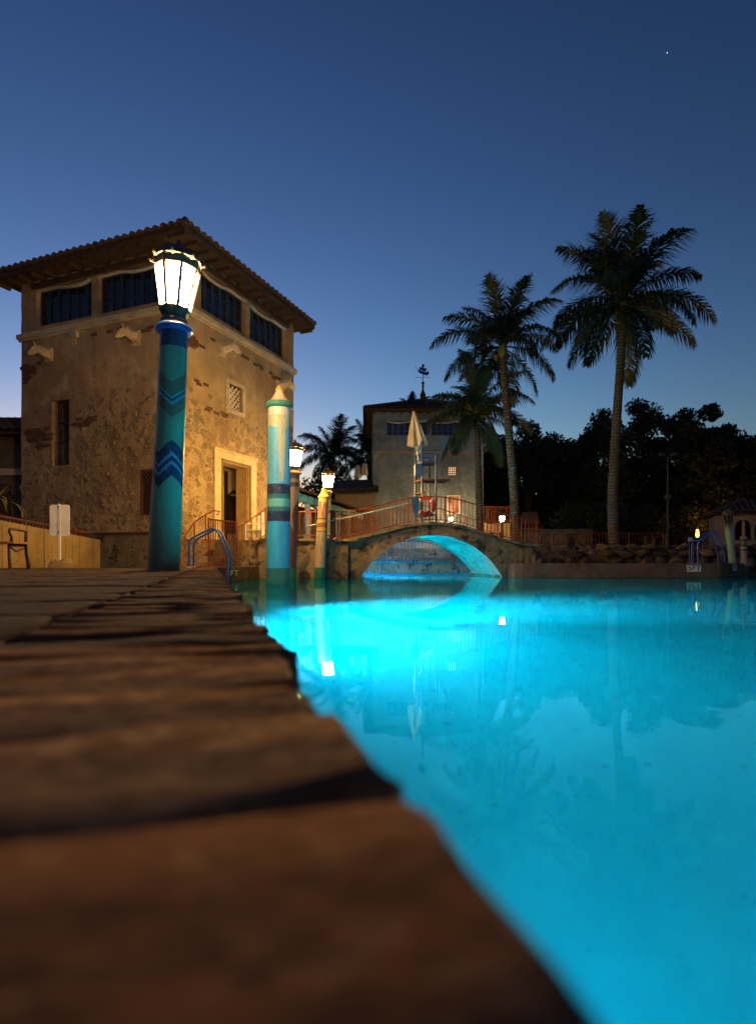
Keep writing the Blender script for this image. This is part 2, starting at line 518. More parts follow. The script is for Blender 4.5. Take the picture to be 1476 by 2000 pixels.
def stone_mesh(name, m, seed, n=6, rnd=.10, relief=.03):
    """one rough paving block, unit footprint centred on 0, top at 0 and sides down 60 mm"""
    r = random.Random(seed)
    vs, fs = [], []
    g = [-.5, -.465] + [-.465 + .93 * k / (n - 3) for k in range(1, n - 3)] + [.465, .5]
    for j in range(n):
        for i in range(n):
            u, v = g[i], g[j]
            e = max(abs(u), abs(v)) * 2
            z = r.uniform(-relief, relief) * .12 - (rnd * .09 if e > .99 else 0)
            k = 1 + r.uniform(-.035, .012) if e > .99 else 1
            c_ = .955 if abs(u) > .49 and abs(v) > .49 else 1
            vs.append((u * k * c_, v * k * (c_ - .04 * (c_ < 1)), z))
    for j in range(n - 1):
        for i in range(n - 1):
            a = j * n + i
            fs.append((a, a + 1, a + n + 1, a + n))
    ring = [i for i in range(n)] + [j * n + n - 1 for j in range(1, n)] + [(n - 1) * n + i for i in range(n - 2, -1, -1)] + [j * n for j in range(n - 2, 0, -1)]
    o = len(vs)
    for i in ring: vs.append((vs[i][0] * 1.01, vs[i][1] * 1.01, -.11))
    k = len(ring)
    for i in range(k): fs.append((ring[i], o + i, o + (i + 1) % k, ring[(i + 1) % k]))
    return MB().add(vs, fs, True).mesh(name, m)


pav = [stone_mesh('paver', M[mm], i, 6, .045, .05) for i, mm in enumerate(['coral_stone', 'coral_pale', 'coral_stone', 'coral_dark', 'coral_stone', 'coral_pale'])]
pavd = [stone_mesh('paver', M[mm], 20 + i, 6, .045, .05) for i, mm in enumerate(['coral_dark', 'slab_stone', 'coral_dark', 'slab_stone'])]
rp = random.Random(5)
joints = [-.75, -.62, -.5, -.36, -.2, -.06, .12, .312, .475, .60, .715, .81, .93, 1.05]
while joints[-1] < 13.9: joints.append(joints[-1] + rp.uniform(.10, .16))
over = {6: .012, 7: .0, 8: .012, 9: -.006, 10: .010}
for i in range(len(joints) - 1):
    a, b = joints[i], joints[i + 1]
    gap = {7: .010, 8: .012, 9: .013, 10: .012, 11: .010, 13: .012}.get(i, rp.uniform(.003, .007))
    ln = .40 + rp.uniform(-.015, .015)
    ov = .011 * math.sin(a * 9.0) + .006 * math.sin(a * 23.0 + 1) + rp.uniform(-.003, .003)
    o = link('paver', (pav[{6: 2, 7: 1, 8: 5, 9: 1, 10: 5, 11: 0}.get(i, 0)] if i < 12 else pavd[rp.randrange(4)]), deck, (ov - ln / 2, (a + b) / 2, .30 + rp.uniform(-.002, .002)), (rp.uniform(-.006, .006), rp.uniform(-.004, .006), rp.uniform(-.012, .012)), (ln, b - a - gap, 1))
slabs = [stone_mesh('paving_slab', M[mm], 40 + i, 6, .06) for i, mm in enumerate(['slab_stone', 'slab_dark', 'slab_stone', 'slab_stone'])]
x = -.425
for r in range(7):
    wx = rp.uniform(.48, .7)
    y = -.9 + rp.uniform(0, .4)
    while y < 13.6:
        ly = rp.uniform(.45, .85)
        link('paving_slab', slabs[rp.randrange(4)], deck, (x - wx / 2, y + ly / 2, .297 + rp.uniform(-.003, .003)), (rp.uniform(-.003, .003), rp.uniform(-.003, .003), 0), (wx - .014, min(ly, 13.98 - y) - .014, 1))
        y += ly
    x -= wx
far = MB()
while x > -15:
    wx = rp.uniform(.6, .8)
    y = -.9
    while y < 13.4:
        ly = rp.uniform(.6, .9)
        far.box(x - wx + .012, x, y, y + ly - .014, .2, .293 + rp.uniform(-.002, .002))
        y += ly
    x -= wx
structure(far.build('far_paving_slabs', M['slab_stone'], deck), 'stuff')
# end coping beyond the deck, with its painted depth mark
ec = MB().prism([(-3.86, 13.44), (-3.69, 13.49), (-3.24, 13.73), (-3.12, 15.5), (-4.35, 15.5), (-4.35, 13.8)], -1.4, .302).build('end_coping', M['slab_stone'])
structure(ec)

# raised terrace behind, and the low bank on the right
terr = [(-4.3, 15.5), (-3.1, 15.6), (-.46, 16.13), (-.96, 18.55), (-2.5, 19.25), (-2.5, 26.1), (6.1, 26.7), (6.1, 20.4), (3.0, 19.4), (3.5, 17.0), (4.3, 17.6), (4.7, 20.3), (14, 20.6), (15, 30), (200, 60), (200, 320), (-200, 320), (-200, 70), (-14, 27), (-5.9, 17.3), (-5.9, 16.9), (-4.3, 16.9)]
poly_sheet(terr, None, 1.0, 'terrace', M['terrace'])
tw = MB()
for i in range(len(terr)):
    a, b = terr[i], terr[(i + 1) % len(terr)]
    tw.add([(*a, -1.55), (*b, -1.55), (*b, 1.0), (*a, 1.0)], [(0, 1, 2, 3)])
structure(tw.build('terrace_side', M['mossy_stone']))
bank_out = [(3.72, 17.02), (3.80, 16.80), (4.1, 16.70), (5.6, 16.66), (7.2, 16.60), (9.5, 16.42), (9.66, 16.47), (11.75, 18.9), (12.1, 24.4), (27, 25.6), (60, 27), (60, 60), (14, 30), (4.3, 21)]
bk = MB().prism(bank_out, -1.55, .385)
bko = structure(bk.build('pool_bank', M['bank_stone']))
bv = bko.modifiers.new('round', 'BEVEL')
bv.width = .11
bv.segments = 4


# ------------------------------------------------------------------ towers
def fb(mb, face, a0, a1, o0, o1, z0, z1):
    """box on a tower face: a along the face, o outwards"""
    if face == 'A': return mb.box(a0, a1, -o1, -o0, z0, z1)
    return mb.box(-o1, -o0, a0, a1, z0, z1)


def fp(face, a, o, z): return (a, -o, z) if face == 'A' else (-o, a, z)


def wall_panel(face, a0, a1, z0, z1, holes, th, seed=1, cell=.45):
    """a wall with real openings, its face cut into small uneven cells so that the surface and edges are not ruler-flat"""
    cuts_a = {a0, a1}
    cuts_z = {z0, z1}
    for h in holes:
        cuts_a |= {h[0], h[1]}
        cuts_z |= {h[2], h[3]}
    def fill(c):
        c = sorted(c)
        out = []
        for p, q in zip(c, c[1:]):
            k = max(1, round((q - p) / cell))
            out += [p + (q - p) * i / k for i in range(k)]
        return out + [c[-1]]
    A, Zs = fill(cuts_a), fill(cuts_z)
    r = random.Random(seed)
    mb = MB()
    nz = len(Zs)
    vs = [fp(face, a, r.uniform(-.012, .012), z) for a in A for z in Zs]
    inside = lambda a, z: any(h[0] < a < h[1] and h[2] < z < h[3] for h in holes)
    fs = []
    for i in range(len(A) - 1):
        for j in range(nz - 1):
            if not inside((A[i] + A[i + 1]) / 2, (Zs[j] + Zs[j + 1]) / 2):
                fs.append((i * nz + j, (i + 1) * nz + j, (i + 1) * nz + j + 1, i * nz + j + 1))
    mb.add(vs, fs)
    vb = [fp(face, a, -th, z) for a in A for z in Zs]
    mb.add(vb, fs)
    idx = lambda c, v: min(range(len(c)), key=lambda k: abs(c[k] - v))
    for h in holes + [(a0, a1, z0, z1)]:
        i0, i1, j0, j1 = idx(A, h[0]), idx(A, h[1]), idx(Zs, h[2]), idx(Zs, h[3])
        ring = [(i, j0) for i in range(i0, i1)] + [(i1, j) for j in range(j0, j1)] + [(i, j1) for i in range(i1, i0, -1)] + [(i0, j) for j in range(j1, j0, -1)]
        k = len(ring)
        rv = [vs[i * nz + j] for i, j in ring] + [vb[i * nz + j] for i, j in ring]
        mb.add(rv, [(q, (q + 1) % k, k + (q + 1) % k, k + q) for q in range(k)])
    return mb


def tile_mesh(name, r, ln, n=7, m=None):
    """one barrel tile lying along +y, arched up, open ends"""
    vs, fs = [], []
    for (y, k) in ((0, 1.0), (ln, .86)):
        for q in (r, r - .022):
            for i in range(n + 1):
                t = PI * i / n
                vs.append((-math.cos(t) * q * k, y, math.sin(t) * q * k * .95 + (.012 if y == 0 else -.008)))
    N = n + 1
    for i in range(n):
        fs += [(i, i + 1, 2 * N + i + 1, 2 * N + i), (N + i + 1, N + i, 3 * N + i, 3 * N + i + 1), (i, N + i, N + i + 1, i + 1), (2 * N + i, 2 * N + i + 1, 3 * N + i + 1, 3 * N + i)]
    fs += [(0, 2 * N, 3 * N, N), (n, N + n, 3 * N + n, 2 * N + n)]
    return MB().add(vs, fs, True).mesh(name, m or M['tile'])


TILE = tile_mesh('roof_tile', .13, .48)


def hip_roof(parent, x0, x1, y0, y1, z, pitch, sp=.28, tiles=True, seed=3, apex=True):
    """square-ish hip roof over [x0,x1]x[y0,y1] at eave height z: deck, barrel tiles (eave rows as parts, the rest as stuff)"""
    r = random.Random(seed)
    wx, wy = x1 - x0, y1 - y0
    half = min(wx, wy) / 2
    tp = math.tan(pitch)
    zr = z + half * tp
    if wx >= wy: r0, r1 = (x0 + half, (y0 + y1) / 2), (x1 - half, (y0 + y1) / 2)
    else: r0, r1 = ((x0 + x1) / 2, y0 + half), ((x0 + x1) / 2, y1 - half)
    c = [(x0, y0), (x1, y0), (x1, y1), (x0, y1)]
    mb = MB()
    top = [(*p, z) for p in c] + [(*r0, zr), (*r1, zr)]
    if wx >= wy: fs = [(0, 1, 5, 4), (1, 2, 5), (2, 3, 4, 5), (3, 0, 4)]
    else: fs = [(0, 1, 4), (1, 2, 5, 4), (2, 3, 5), (3, 0, 4, 5)]
    mb.add(top, fs)
    mb.add([(p[0], p[1], p[2] - .07) for p in top], fs)
    mb.add([(*p, z) for p in c] + [(*p, z - .07) for p in c], [(i, (i + 1) % 4, 4 + (i + 1) % 4, 4 + i) for i in range(4)])
    roof = mb.build('roof', M['timber'], parent)
    if not tiles: return roof, zr
    rest = MB()
    for e in range(4):
        p, q = Vector((*c[e], z)), Vector((*c[(e + 1) % 4], z))
        ln = (q - p).length
        d = (q - p).normalized()
        inn = Vector((-d.y, d.x, 0))
        up = (inn * math.cos(pitch) + Vector((0, 0, 1)) * math.sin(pitch))
        k = round(ln / sp)
        az = math.atan2(d.y, d.x)
        for i in range(k):
            a = (i + .5) * ln / k
            base = p + d * a - up * .09 + Vector((0, 0, .05))
            o = link('roof_tile', TILE, roof, base + Vector((0, 0, r.uniform(-.008, .008))), (0, 0, 0))
            o.rotation_euler = (Matrix((d, up, d.cross(up))).transposed()).to_euler()
            o.rotation_euler.z += r.uniform(-.03, .03)
            run = min(a, ln - a, half) / math.cos(pitch)
            if run > .5:
                nn = d.cross(up)
                nseg = max(1, int((run - .40) / .42))
                for s_ in range(nseg):
                    b0 = p + d * a + up * (.36 + .42 * s_) + nn * .04
                    vs, fq = [], []
                    for (yy, kk, zz) in ((0, .115, .012), (.46, .1, -.006)):
                        for t in range(5):
                            th = PI * t / 4
                            vs.append(b0 + up * yy - d * math.cos(th) * kk + nn * (math.sin(th) * kk + zz))
                    for t in range(4): fq.append((t, t + 1, 6 + t, 5 + t))
                    rest.add(vs, fq, True)
    o = rest.build('upper_tiles', M['tile'], roof)
    o['kind'] = 'stuff'
    # hip caps
    for e in range(4):
        tgt = r0 if (e in (0, 3)) else r1
        if wy > wx: tgt = r0 if e in (0, 1) else r1
        a, b = Vector((*c[e], z + .07)), Vector((*tgt, zr + .1))
        hb = MB()
        nn = max(3, int((b - a).length / .42))
        for s_ in range(nn):
            hb.tube([a.lerp(b, s_ / nn), a.lerp(b, (s_ + 1.12) / nn)], [.125, .105], 8)
        hb.build('hip_tiles', M['tile'], roof)
    return roof, zr


def rubble(parent, face, zones, m, count, seed, size=.27, avoid=()):
    """separate low-relief stones bedded in a wall face"""
    r = random.Random(seed)
    meshes = []
    for k in range(7):
        nn = r.choice((5, 6, 7))
        pts = []
        for i in range(nn):
            t = 2 * PI * (i + r.uniform(-.25, .25)) / nn
            q = r.uniform(.75, 1.05)
            pts.append((math.cos(t) * q * .5, math.sin(t) * q * .42))
        vs = [(p[0], 0, p[1]) for p in pts] + [(p[0] * .78, -.028, p[1] * .78) for p in pts]
        fs = [(i, (i + 1) % nn, nn + (i + 1) % nn, nn + i) for i in range(nn)] + [tuple(range(nn, 2 * nn))]
        meshes.append(MB().add(vs, fs, True).mesh('wall_stone', m[k % len(m)]))
    spots = []
    for (a0, a1, z0, z1, dens) in zones:
        zz = z0
        row = 0
        while zz < z1:
            a = a0 + (row % 2) * size * .5
            while a < a1:
                if r.random() < dens:
                    aa, zq = a + r.uniform(-.07, .07), zz + r.uniform(-.06, .06)
                    if not any(h[0] - .16 < aa < h[1] + .16 and h[2] - .14 < zq < h[3] + .14 for h in avoid):
                        spots.append((aa, zq))
                a += size * r.uniform(.85, 1.2)
            zz += size * .82
            row += 1
    r.shuffle(spots)
    for (a, z_) in spots[:count]:
        s_ = size * r.uniform(.6, 1.0)
        o = link('wall_stone', meshes[r.randrange(7)], parent, fp(face, a, .004, z_), (0, 0, 0 if face == 'A' else -PI / 2), (s_ * r.uniform(.9, 1.3), r.uniform(.5, 1.1), s_))
        o.rotation_euler.y = r.uniform(-.4, .4)


BRICK = MB().box(-.105, .105, -.02, .03, -.03, .03).mesh('brick', M['brick'])


def brick_patch(parent, face, a0, z0, cols, rows, seed, keep=.85, shape=None):
    r = random.Random(seed)
    mb = MB()
    for j in range(rows):
        for i in range(cols):
            a = a0 + (i + .5 * (j % 2)) * .222
            z_ = z0 + j * .072
            if r.random() > keep * (.55 if (i in (0, cols - 1) or j in (0, rows - 1)) else 1) or (shape and not shape((i + .5) / cols, (j + .5) / rows)): continue
            link('brick', BRICK, parent, fp(face, a + r.uniform(-.01, .01), .012 + r.uniform(-.01, .006), z_), (0, 0, (0 if face == 'A' else PI / 2) + r.uniform(-.03, .03)), (r.uniform(.88, 1), 1, r.uniform(.85, 1)))
            fb(mb, face, a - .13, a + .13, -.02, .0125, z_ - .05, z_ + .05)
    if mb.v: mb.build('mortar_bed', M['mortar'], parent)['kind'] = 'stuff'


def loggia(parent, face, a0, a1, z0, z1, n, swag=True, seed=1, wood='blue_wood'):
    """a wide opening closed with tall blue-framed leaves, dark glass between, a rolled canvas slung under the lintel"""
    dep = -.22
    fr = MB()
    fb(fr, face, a0, a1, dep - .03, dep + .03, z0, z0 + .07)
    fb(fr, face, a0, a1, dep - .03, dep + .03, z1 - .07, z1)
    win = fr.build('window', M[wood], parent)
    wd = (a1 - a0) / n
    for i in range(n + 1):
        a = a0 + i * wd
        st = MB()
        fb(st, face, max(a0, a - .055), min(a1, a + .055), dep - .035, dep + .045, z0 + .07, z1 - .07)
        st.build('stile', M[wood], win)
        if i < n:
            pn = MB()
            fb(pn, face, a + .056, a + wd - .056, dep - .012, dep, z0 + .07, z1 - .07)
            pn.build('pane', M['glass_dark'], win)
            for k in (1, 2):
                gb = MB()
                zk = z0 + (z1 - z0) * k / 3
                fb(gb, face, a + .056, a + wd - .056, dep - .015, dep + .012, zk - .016, zk + .016)
                gb.build('glazing_bar', M[wood], win)
    if swag:
        r = random.Random(seed)
        mb = MB()
        pts, rad = [], []
        for i in range(15):
            t = i / 14
            sag = .16 * max(0, math.sin(PI * t * 1.6)) * (1 - t) + .008 * math.sin(t * 17)
            pts.append(fp(face, a0 + .03 + (a1 - a0 - .06) * t, .0, z1 - .05 - sag))
            rad.append(.05 + .014 * r.random())
        mb.tube(pts, rad, 8)
        mb.build('rolled_canvas', M['canvas'], parent)


def corbel(parent, face, a, z, flip=1):
    """a bracket carved as a horned animal's head and neck"""
    mb = MB()
    def q(da, o, dz): return fp(face, a + da * flip, o, z + dz)
    fb(mb, face, a - .16 + .12 * flip, a + .16 + .12 * flip, .014, .09, z - .26, z + .17)
    fb(mb, face, a - .12 + .12 * flip, a + .12 + .12 * flip, .0905, .16, z - .19, z + .13)
    mb.tube([q(.14, .1, -.03), q(.1, .24, .0), q(.02, .36, .06), q(-.05, .41, .07)], [.145, .15, .125, .10], 7, True, False)
    mb.tube([q(.0, .40, .10), q(-.09, .45, .05), q(-.17, .48, -.02), q(-.235, .5, -.09), q(-.25, .505, -.12)], [.085, .10, .078, .062, .045], 7, True, False)
    mb.tube([q(-.02, .42, .0), q(-.10, .45, -.06), q(-.18, .47, -.115)], [.06, .055, .03], 6, True, False)
    for sd in (-1, 1):
        mb.tube([q(-.01, .40 + .05 * sd, .15), q(.01, .39 + .10 * sd, .22), q(-.03, .40 + .13 * sd, .27)], [.032, .024, .006], 5, True, False)
        mb.tube([q(.03, .37 + .06 * sd, .13), q(.09, .35 + .13 * sd, .15)], [.035, .008], 5, True, False)
    for k in range(4):
        mb.tube([q(.03 + .035 * k, .37 - .07 * k, .17 - .012 * k), q(.06 + .035 * k, .33 - .07 * k, .20 - .02 * k)], [.03, .012], 5, True, False)
    mb.build('carved_corbel', M['cream_stone'], parent)


def eaves(parent, x0, x1, y0, y1, wx0, wx1, wy0, wy1, z, sp=.55):
    """rafter tails and boarded soffit under the overhang"""
    mb = MB()
    mb.box(x0 + .02, x1 - .02, y0 + .02, wy0 - .003, z - .1, z - .075)
    mb.box(x0 + .02, x1 - .02, wy1 + .003, y1 - .02, z - .1, z - .075)
    mb.box(x0 + .02, wx0 - .003, wy0, wy1, z - .1, z - .075)
    mb.box(wx1 + .003, x1 - .02, wy0, wy1, z - .1, z - .075)
    mb.build('soffit', M['timber'], parent)
    fa = MB()
    fa.beam((x0, y0 - .02, z - .03), (x1, y0 - .02, z - .03), .035, .13)
    fa.beam((x0 - .02, y0, z - .03), (x0 - .02, y1, z - .03), .035, .13)
    fa.beam((x1 + .02, y0, z - .03), (x1 + .02, y1, z - .03), .035, .13)
    fa.build('fascia', M['timber'], parent)
    k = int((x1 - x0) / sp)
    for i in range(k + 1):
        a = x0 + .06 + (x1 - x0 - .12) * i / k
        MB().box(a - .05, a + .05, y0 + .05, wy0 - .002, z - .22, z - .102).build('rafter', M['timber'], parent)
    k = int((y1 - y0) / sp)
    for i in range(1, k + 1):
        a = y0 + .06 + (y1 - y0 - .12) * i / k
        MB().box(x0 + .05, wx0 - .002, a - .05, a + .05, z - .22, z - .102).build('rafter', M['timber'], parent)


C1 = (-5.83, 17.6)
RT = math.atan2(.928, .373)
T1 = thing('stone_tower', 'large weathered tan stone tower with tiled hip roof, nearest building on the left', 'tower', (*C1, 0), RT)
WA, WB, ZT = 6.55, 6.86, 10.02
TH = .5
holesA = [(.85, 3.24, 8.36, 9.6), (3.5, 5.95, 8.36, 9.6), (2.2, 3.0, 5.58, 6.4), (1.9, 3.38, 1.0, 3.72)]
holesB = [(.9, 3.38, 8.36, 9.6), (3.64, 6.15, 8.36, 9.6), (4.62, 5.42, 3.62, 5.78), (.95, 1.62, 1.86, 3.28)]
wall_panel('A', 0, WA, .1, ZT, holesA, TH, 1).build('wall', M['old_wall'], T1)
wall_panel('B', TH + .002, WB, .1, ZT, [h for h in holesB], TH, 2).build('wall', M['old_wall'], T1)
MB().box(WA - .5, WA - .005, TH, WB - .002, .1, ZT).build('wall', M['old_wall'], T1)
MB().box(TH + .002, WA - .502, WB - .5, WB - .005, .1, ZT).build('wall', M['old_wall'], T1)
MB().box(TH, WA - .5, TH, WB - .5, 8.1, 8.25).build('loggia_floor', M['interior'], T1)
# string course and sills, just proud of the wall
sc = MB()
sc.box(-.12, WA + .1, -.12, -.014, 8.02, 8.17)
sc.box(-.12, -.014, -.014, WB + .1, 8.02, 8.17)
sc.box(-.07, WA + .05, -.07, -.013, 7.94, 8.018)
sc.box(-.07, -.013, -.013, WB + .05, 7.94, 8.018)
sc.build('string_course', M['cream_stone'], T1)
for hs, fc in ((holesA, 'A'), (holesB, 'B')):
    for h in hs[:2]:
        loggia(T1, fc, h[0], h[1], h[2], h[3], 6, True, int(h[0] * 10))
    bm_ = MB()
    fb(bm_, fc, .7, WA - .5 if fc == 'A' else WB - .6, .014, .11, 9.63, 9.78)
    bm_.build('lintel_beam', M['timber'], T1)
eaves(T1, -.6, WA + .6, -.6, WB + .6, 0, WA, 0, WB, ZT)
roof1, zr1 = hip_roof(T1, -.62, WA + .62, -.62, WB + .62, ZT + .02, math.radians(17), .29, True, 4)
MB().tube([(-.56, -.56, ZT + .06), (-.57, -.57, ZT + .2), (-.57, -.57, ZT + .27)], [.12, .115, .06], 10).build('corner_cap', M['tile'], roof1)
for fc, a, z_, fl in (('B', 5.6, 7.35, -1), ('B', 1.85, 7.38, -1), ('A', 1.95, 7.42, -1), ('A', 5.5, 7.2, -1)):
    corbel(T1, fc, a, z_, fl)
vb = MB()
fb(vb, 'B', 4.18, 4.42, .014, .14, 7.72, 7.92)
for da in (.05, .19): vb.tube([fp('B', 4.18 + da, .08, 7.5), fp('B', 4.18 + da, .08, 8.0)], .012, 6)
vb.build('wall_bracket', M['cream_stone'], T1)
# barred window of the left face
wf = MB()
h = holesB[2]
fb(wf, 'B', h[0] + .02, h[1] - .14, -.42, -.40, h[2], h[3])
w1 = wf.build('window', M['glass_dark'], T1)
for i in range(6):
    a = h[0] + .05 + i * .105
    MB().tube([fp('B', a, -.10, h[2] + .002), fp('B', a, -.10, h[3] - .002)], .016, 6).build('bar', M['dark_iron'], w1)
for k in range(4):
    z_ = h[2] + .03 + (h[3] - h[2] - .06) * k / 3
    gb = MB()
    fb(gb, 'B', h[0] + .001, h[1] - .2, -.125, -.08, z_ - .025, z_ + .025)
    gb.build('crossbar', M['dark_iron'], w1)
# brown lattice shutter
h = holesB[3]
fr = MB()
for (p0, p1, q0, q1) in ((h[0], h[0] + .06, h[2], h[3]), (h[1] - .06, h[1], h[2], h[3]), (h[0] + .061, h[1] - .061, h[2], h[2] + .06), (h[0] + .061, h[1] - .061, h[3] - .06, h[3])):
    fb(fr, 'B', p0, p1, -.06, .0, q0, q1)
sh = fr.build('lattice_shutter', M['dark_wood'], T1)
bk_ = MB()
fb(bk_, 'B', h[0], h[1], -.16, -.13, h[2], h[3])
bk_.build('backing', M['black'], sh)


def lattice(parent, face, a0, a1, z0, z1, sp, wd, m, dep):
    wa, hz = a1 - a0, z1 - z0
    k = 0
    c = -hz
    while c < wa:
        for sgn in (1, -1):
            s0, s1 = max(0, -c), min(hz, wa - c)
            if s1 - s0 > .06:
                f = (lambda s_: a0 + c + s_) if sgn == 1 else (lambda s_: a1 - c - s_)
                sl = MB()
                o = dep + .012 * sgn
                sl.beam(fp(face, f(s0), o, z0 + s0), fp(face, f(s1), o, z0 + s1), wd, .012, fp(face, 0, 1, 0))
                sl.build('slat', m, parent)
        c += sp


lattice(sh, 'B', h[0] + .06, h[1] - .06, h[2] + .06, h[3] - .06, .15, .028, M['dark_wood'], -.03)
# white lattice window of the right face
h = holesA[2]
fr = MB()
for (p0, p1, q0, q1) in ((h[0] - .14, h[0], h[2] - .14, h[3] + .14), (h[1], h[1] + .14, h[2] - .14, h[3] + .14), (h[0] + .001, h[1] - .001, h[2] - .14, h[2]), (h[0] + .001, h[1] - .001, h[3], h[3] + .14)):
    fb(fr, 'A', p0, p1, -.2, .06, q0, q1)
lw = fr.build('lattice_window', M['cream_stone'], T1)
lattice(lw, 'A', h[0], h[1], h[2], h[3], .21, .038, M['white_paint'], -.09)
bk_ = MB()
fb(bk_, 'A', h[0], h[1], -.34, -.31, h[2], h[3])
bk_.build('backing', M['reveal'], lw)
# doorway with broad stone surround
h = holesA[3]
ds = MB()
for (p0, p1, q0, q1, o) in ((h[0] - .44, h[0] - .02, 1.0, h[3] + .34, .05), (h[1] + .02, h[1] + .46, 1.0, h[3] + .34, .05), (h[0] - .019, h[1] + .019, h[3] + .02, h[3] + .34, .05)):
    fb(ds, 'A', p0, p1, .013, o, q0, q1)
fb(ds, 'A', h[0] - .48, h[1] + .5, .013, .09, h[3] + .341, h[3] + .41)
dw = ds.build('door_surround', M['cream_stone'], T1)
gm = MB()
fb(gm, 'A', h[0] - .10, h[0] - .022, .051, .075, 1.0, h[3] + .10)
fb(gm, 'A', h[1] + .022, h[1] + .10, .051, .075, 1.0, h[3] + .10)
fb(gm, 'A', h[0] - .021, h[1] + .021, .051, .075, h[3] + .022, h[3] + .10)
gm.build('carved_moulding', M['gilt'], dw)
iv = MB()
iv.box(h[0] - .4, 5.6, 1.1, 1.2, .9, 3.9)
iv.box(h[0] - .45, h[0] - .4, TH + .01, 1.1, .9, 3.9)
iv.box(5.6, 5.65, TH + .01, 1.1, .9, 3.9)
iv.box(h[0] - .4, 5.6, TH + .01, 1.2, 3.9, 3.95)
iv.build('vestibule', M['cream_stone'], T1)
MB().box(h[1] - .035, h[1] - .004, .02, .47, 1.0, h[3] - .01).build('door_lining', M['reveal'], T1)
pq = MB().box(3.66, 4.5, 1.05, 1.098, 1.45, 2.85).build('framed_board', M['black'], T1)
MB().box(3.74, 4.42, 1.035, 1.049, 1.62, 2.62).build('panel', M['dark_wood'], pq)
cr_ = MB()
for i in range(9):
    t = i / 8
    cr_.lathe([(.0, -.05), (.05, 0), (.0, .05 + .1 * math.sin(PI * t))], 8, (3.72 + .72 * t, 1.06, 2.88 + .1 * math.sin(PI * t)))
cr_.build('carved_crest', M['black'], pq)
MB().box(3.46, 3.56, .98, 1.06, 1.0, 3.7).build('dark_post', M['black'], T1)
# stones and exposed brick
hB = [(x0, x1, z0, z1) for x0, x1, z0, z1 in holesB]
hA = holesA[:3] + [(holesA[3][0] - .45, holesA[3][1] + .47, 1.0, 4.15)]
S1 = layered('rubble_tan', (.30, .215, .12), [((.19, .14, .085), 6, .4, .65), ((.10, .075, .05), 20, .55, .68)], .9, [(30, .7, .02)])
S2 = layered('rubble_dark', (.23, .17, .10), [((.33, .25, .15), 6, .45, .7), ((.09, .07, .045), 18, .52, .66)], .9, [(30, .7, .02)])
rubble(T1, 'B', [(.2, 4.6, 1.5, 5.6, .62), (4.8, 6.8, 1.6, 3.5, .35), (.3, 2.4, 5.6, 6.4, .3)], [S1, S2, M['old_wall']], 165, 3, .27, hB)
rubble(T1, 'A', [(3.95, 6.5, 1.2, 5.4, .68), (.15, 1.4, 1.2, 5.8, .45), (1.4, 3.9, 4.3, 5.4, .35)], [S1, S2, M['old_wall'], S1], 130, 4, .25, hA)
brick_patch(T1, 'B', 6.0, 6.55, 4, 9, 1, .95, lambda u, v: u > .75 - v * .8)
brick_patch(T1, 'B', 5.5, 4.25, 6, 10, 2, .85, lambda u, v: u < .5 or v > .35)
brick_patch(T1, 'B', 3.4, 4.85, 5, 4, 3, .9, lambda u, v: u > .25 or v > .5)
brick_patch(T1, 'B', 2.3, 7.66, 6, 2, 5, .85)
brick_patch(T1, 'B', .2, 7.55, 7, 2, 6, .8)
brick_patch(T1, 'B', .2, 6.62, 3, 2, 7, .7)
brick_patch(T1, 'A', .12, 6.95, 4, 7, 8, .9, lambda u, v: u < .9 - abs(v - .5))
for i in range(9):
    brick_patch(T1, 'A', .9 + i * .52, 7.62 - .035 * (i % 3) - .02 * i, 2, 2, 20 + i, .62)
brick_patch(T1, 'A', .3, 5.95, 4, 2, 40, .75)
brick_patch(T1, 'A', 1.15, 5.25, 5, 2, 41, .7)
brick_patch(T1, 'A', 6.2, 5.0, 1, 22, 42, .7)

# the far tower
T2 = thing('pale_tower', 'pale green grey plastered tower with blue loggia windows, standing beyond the bridge', 'tower', (X(728, 38), 38, 0), math.radians(1.2))
W2, D2, Z2 = 7.15, 7.0, 10.2
z0_, z1_ = Z(850, 38), Z(821, 38)
h2 = [(.9, 3.55, z0_, z1_), (3.8, 6.3, z0_, z1_), (4.98, 5.3, 6.3, 6.64)]
h2[2] = (4.88, 5.38, Z(928, 38), Z(911, 38))
wall_panel('A', 0, W2, .8, Z2, h2, .45, 8).build('wall', M['pale_wall'], T2)
wall_panel('B', .452, D2, .8, Z2, [(.9, 3.2, z0_, z1_)], .45, 9).build('wall', M['pale_wall'], T2)
MB().box(W2 - .45, W2 - .004, .45, D2, .8, Z2).build('wall', M['pale_wall'], T2)
MB().box(.45, W2 - .45, D2 - .45, D2 - .004, .8, Z2).build('wall', M['pale_wall'], T2)
MB().box(.45, W2 - .46, .46, D2 - .46, z0_ - .4, z0_ - .3).build('loggia_floor', M['interior'], T2)
for hh in h2[:2]: loggia(T2, 'A', *hh, 7, True, 5, 'blue_paint')
zc = Z(883, 38)
sc = MB()
sc.box(-.06, W2 + .05, -.07, -.013, zc - .05, zc + .05)
sc.box(-.07, -.013, -.013, D2, zc - .05, zc + .05)
sc.build('string_course', layered('pink_course', (.40, .25, .19), [((.28, .19, .15), 4, .4, .7)], .85), T2)
eaves(T2, -.5, W2 + .5, -.5, D2 + .5, 0, W2, 0, D2, Z2)
roof2, zr2 = hip_roof(T2, -.52, W2 + .52, -.52, D2 + .52, Z2 + .02, math.radians(21), .3, True, 9)
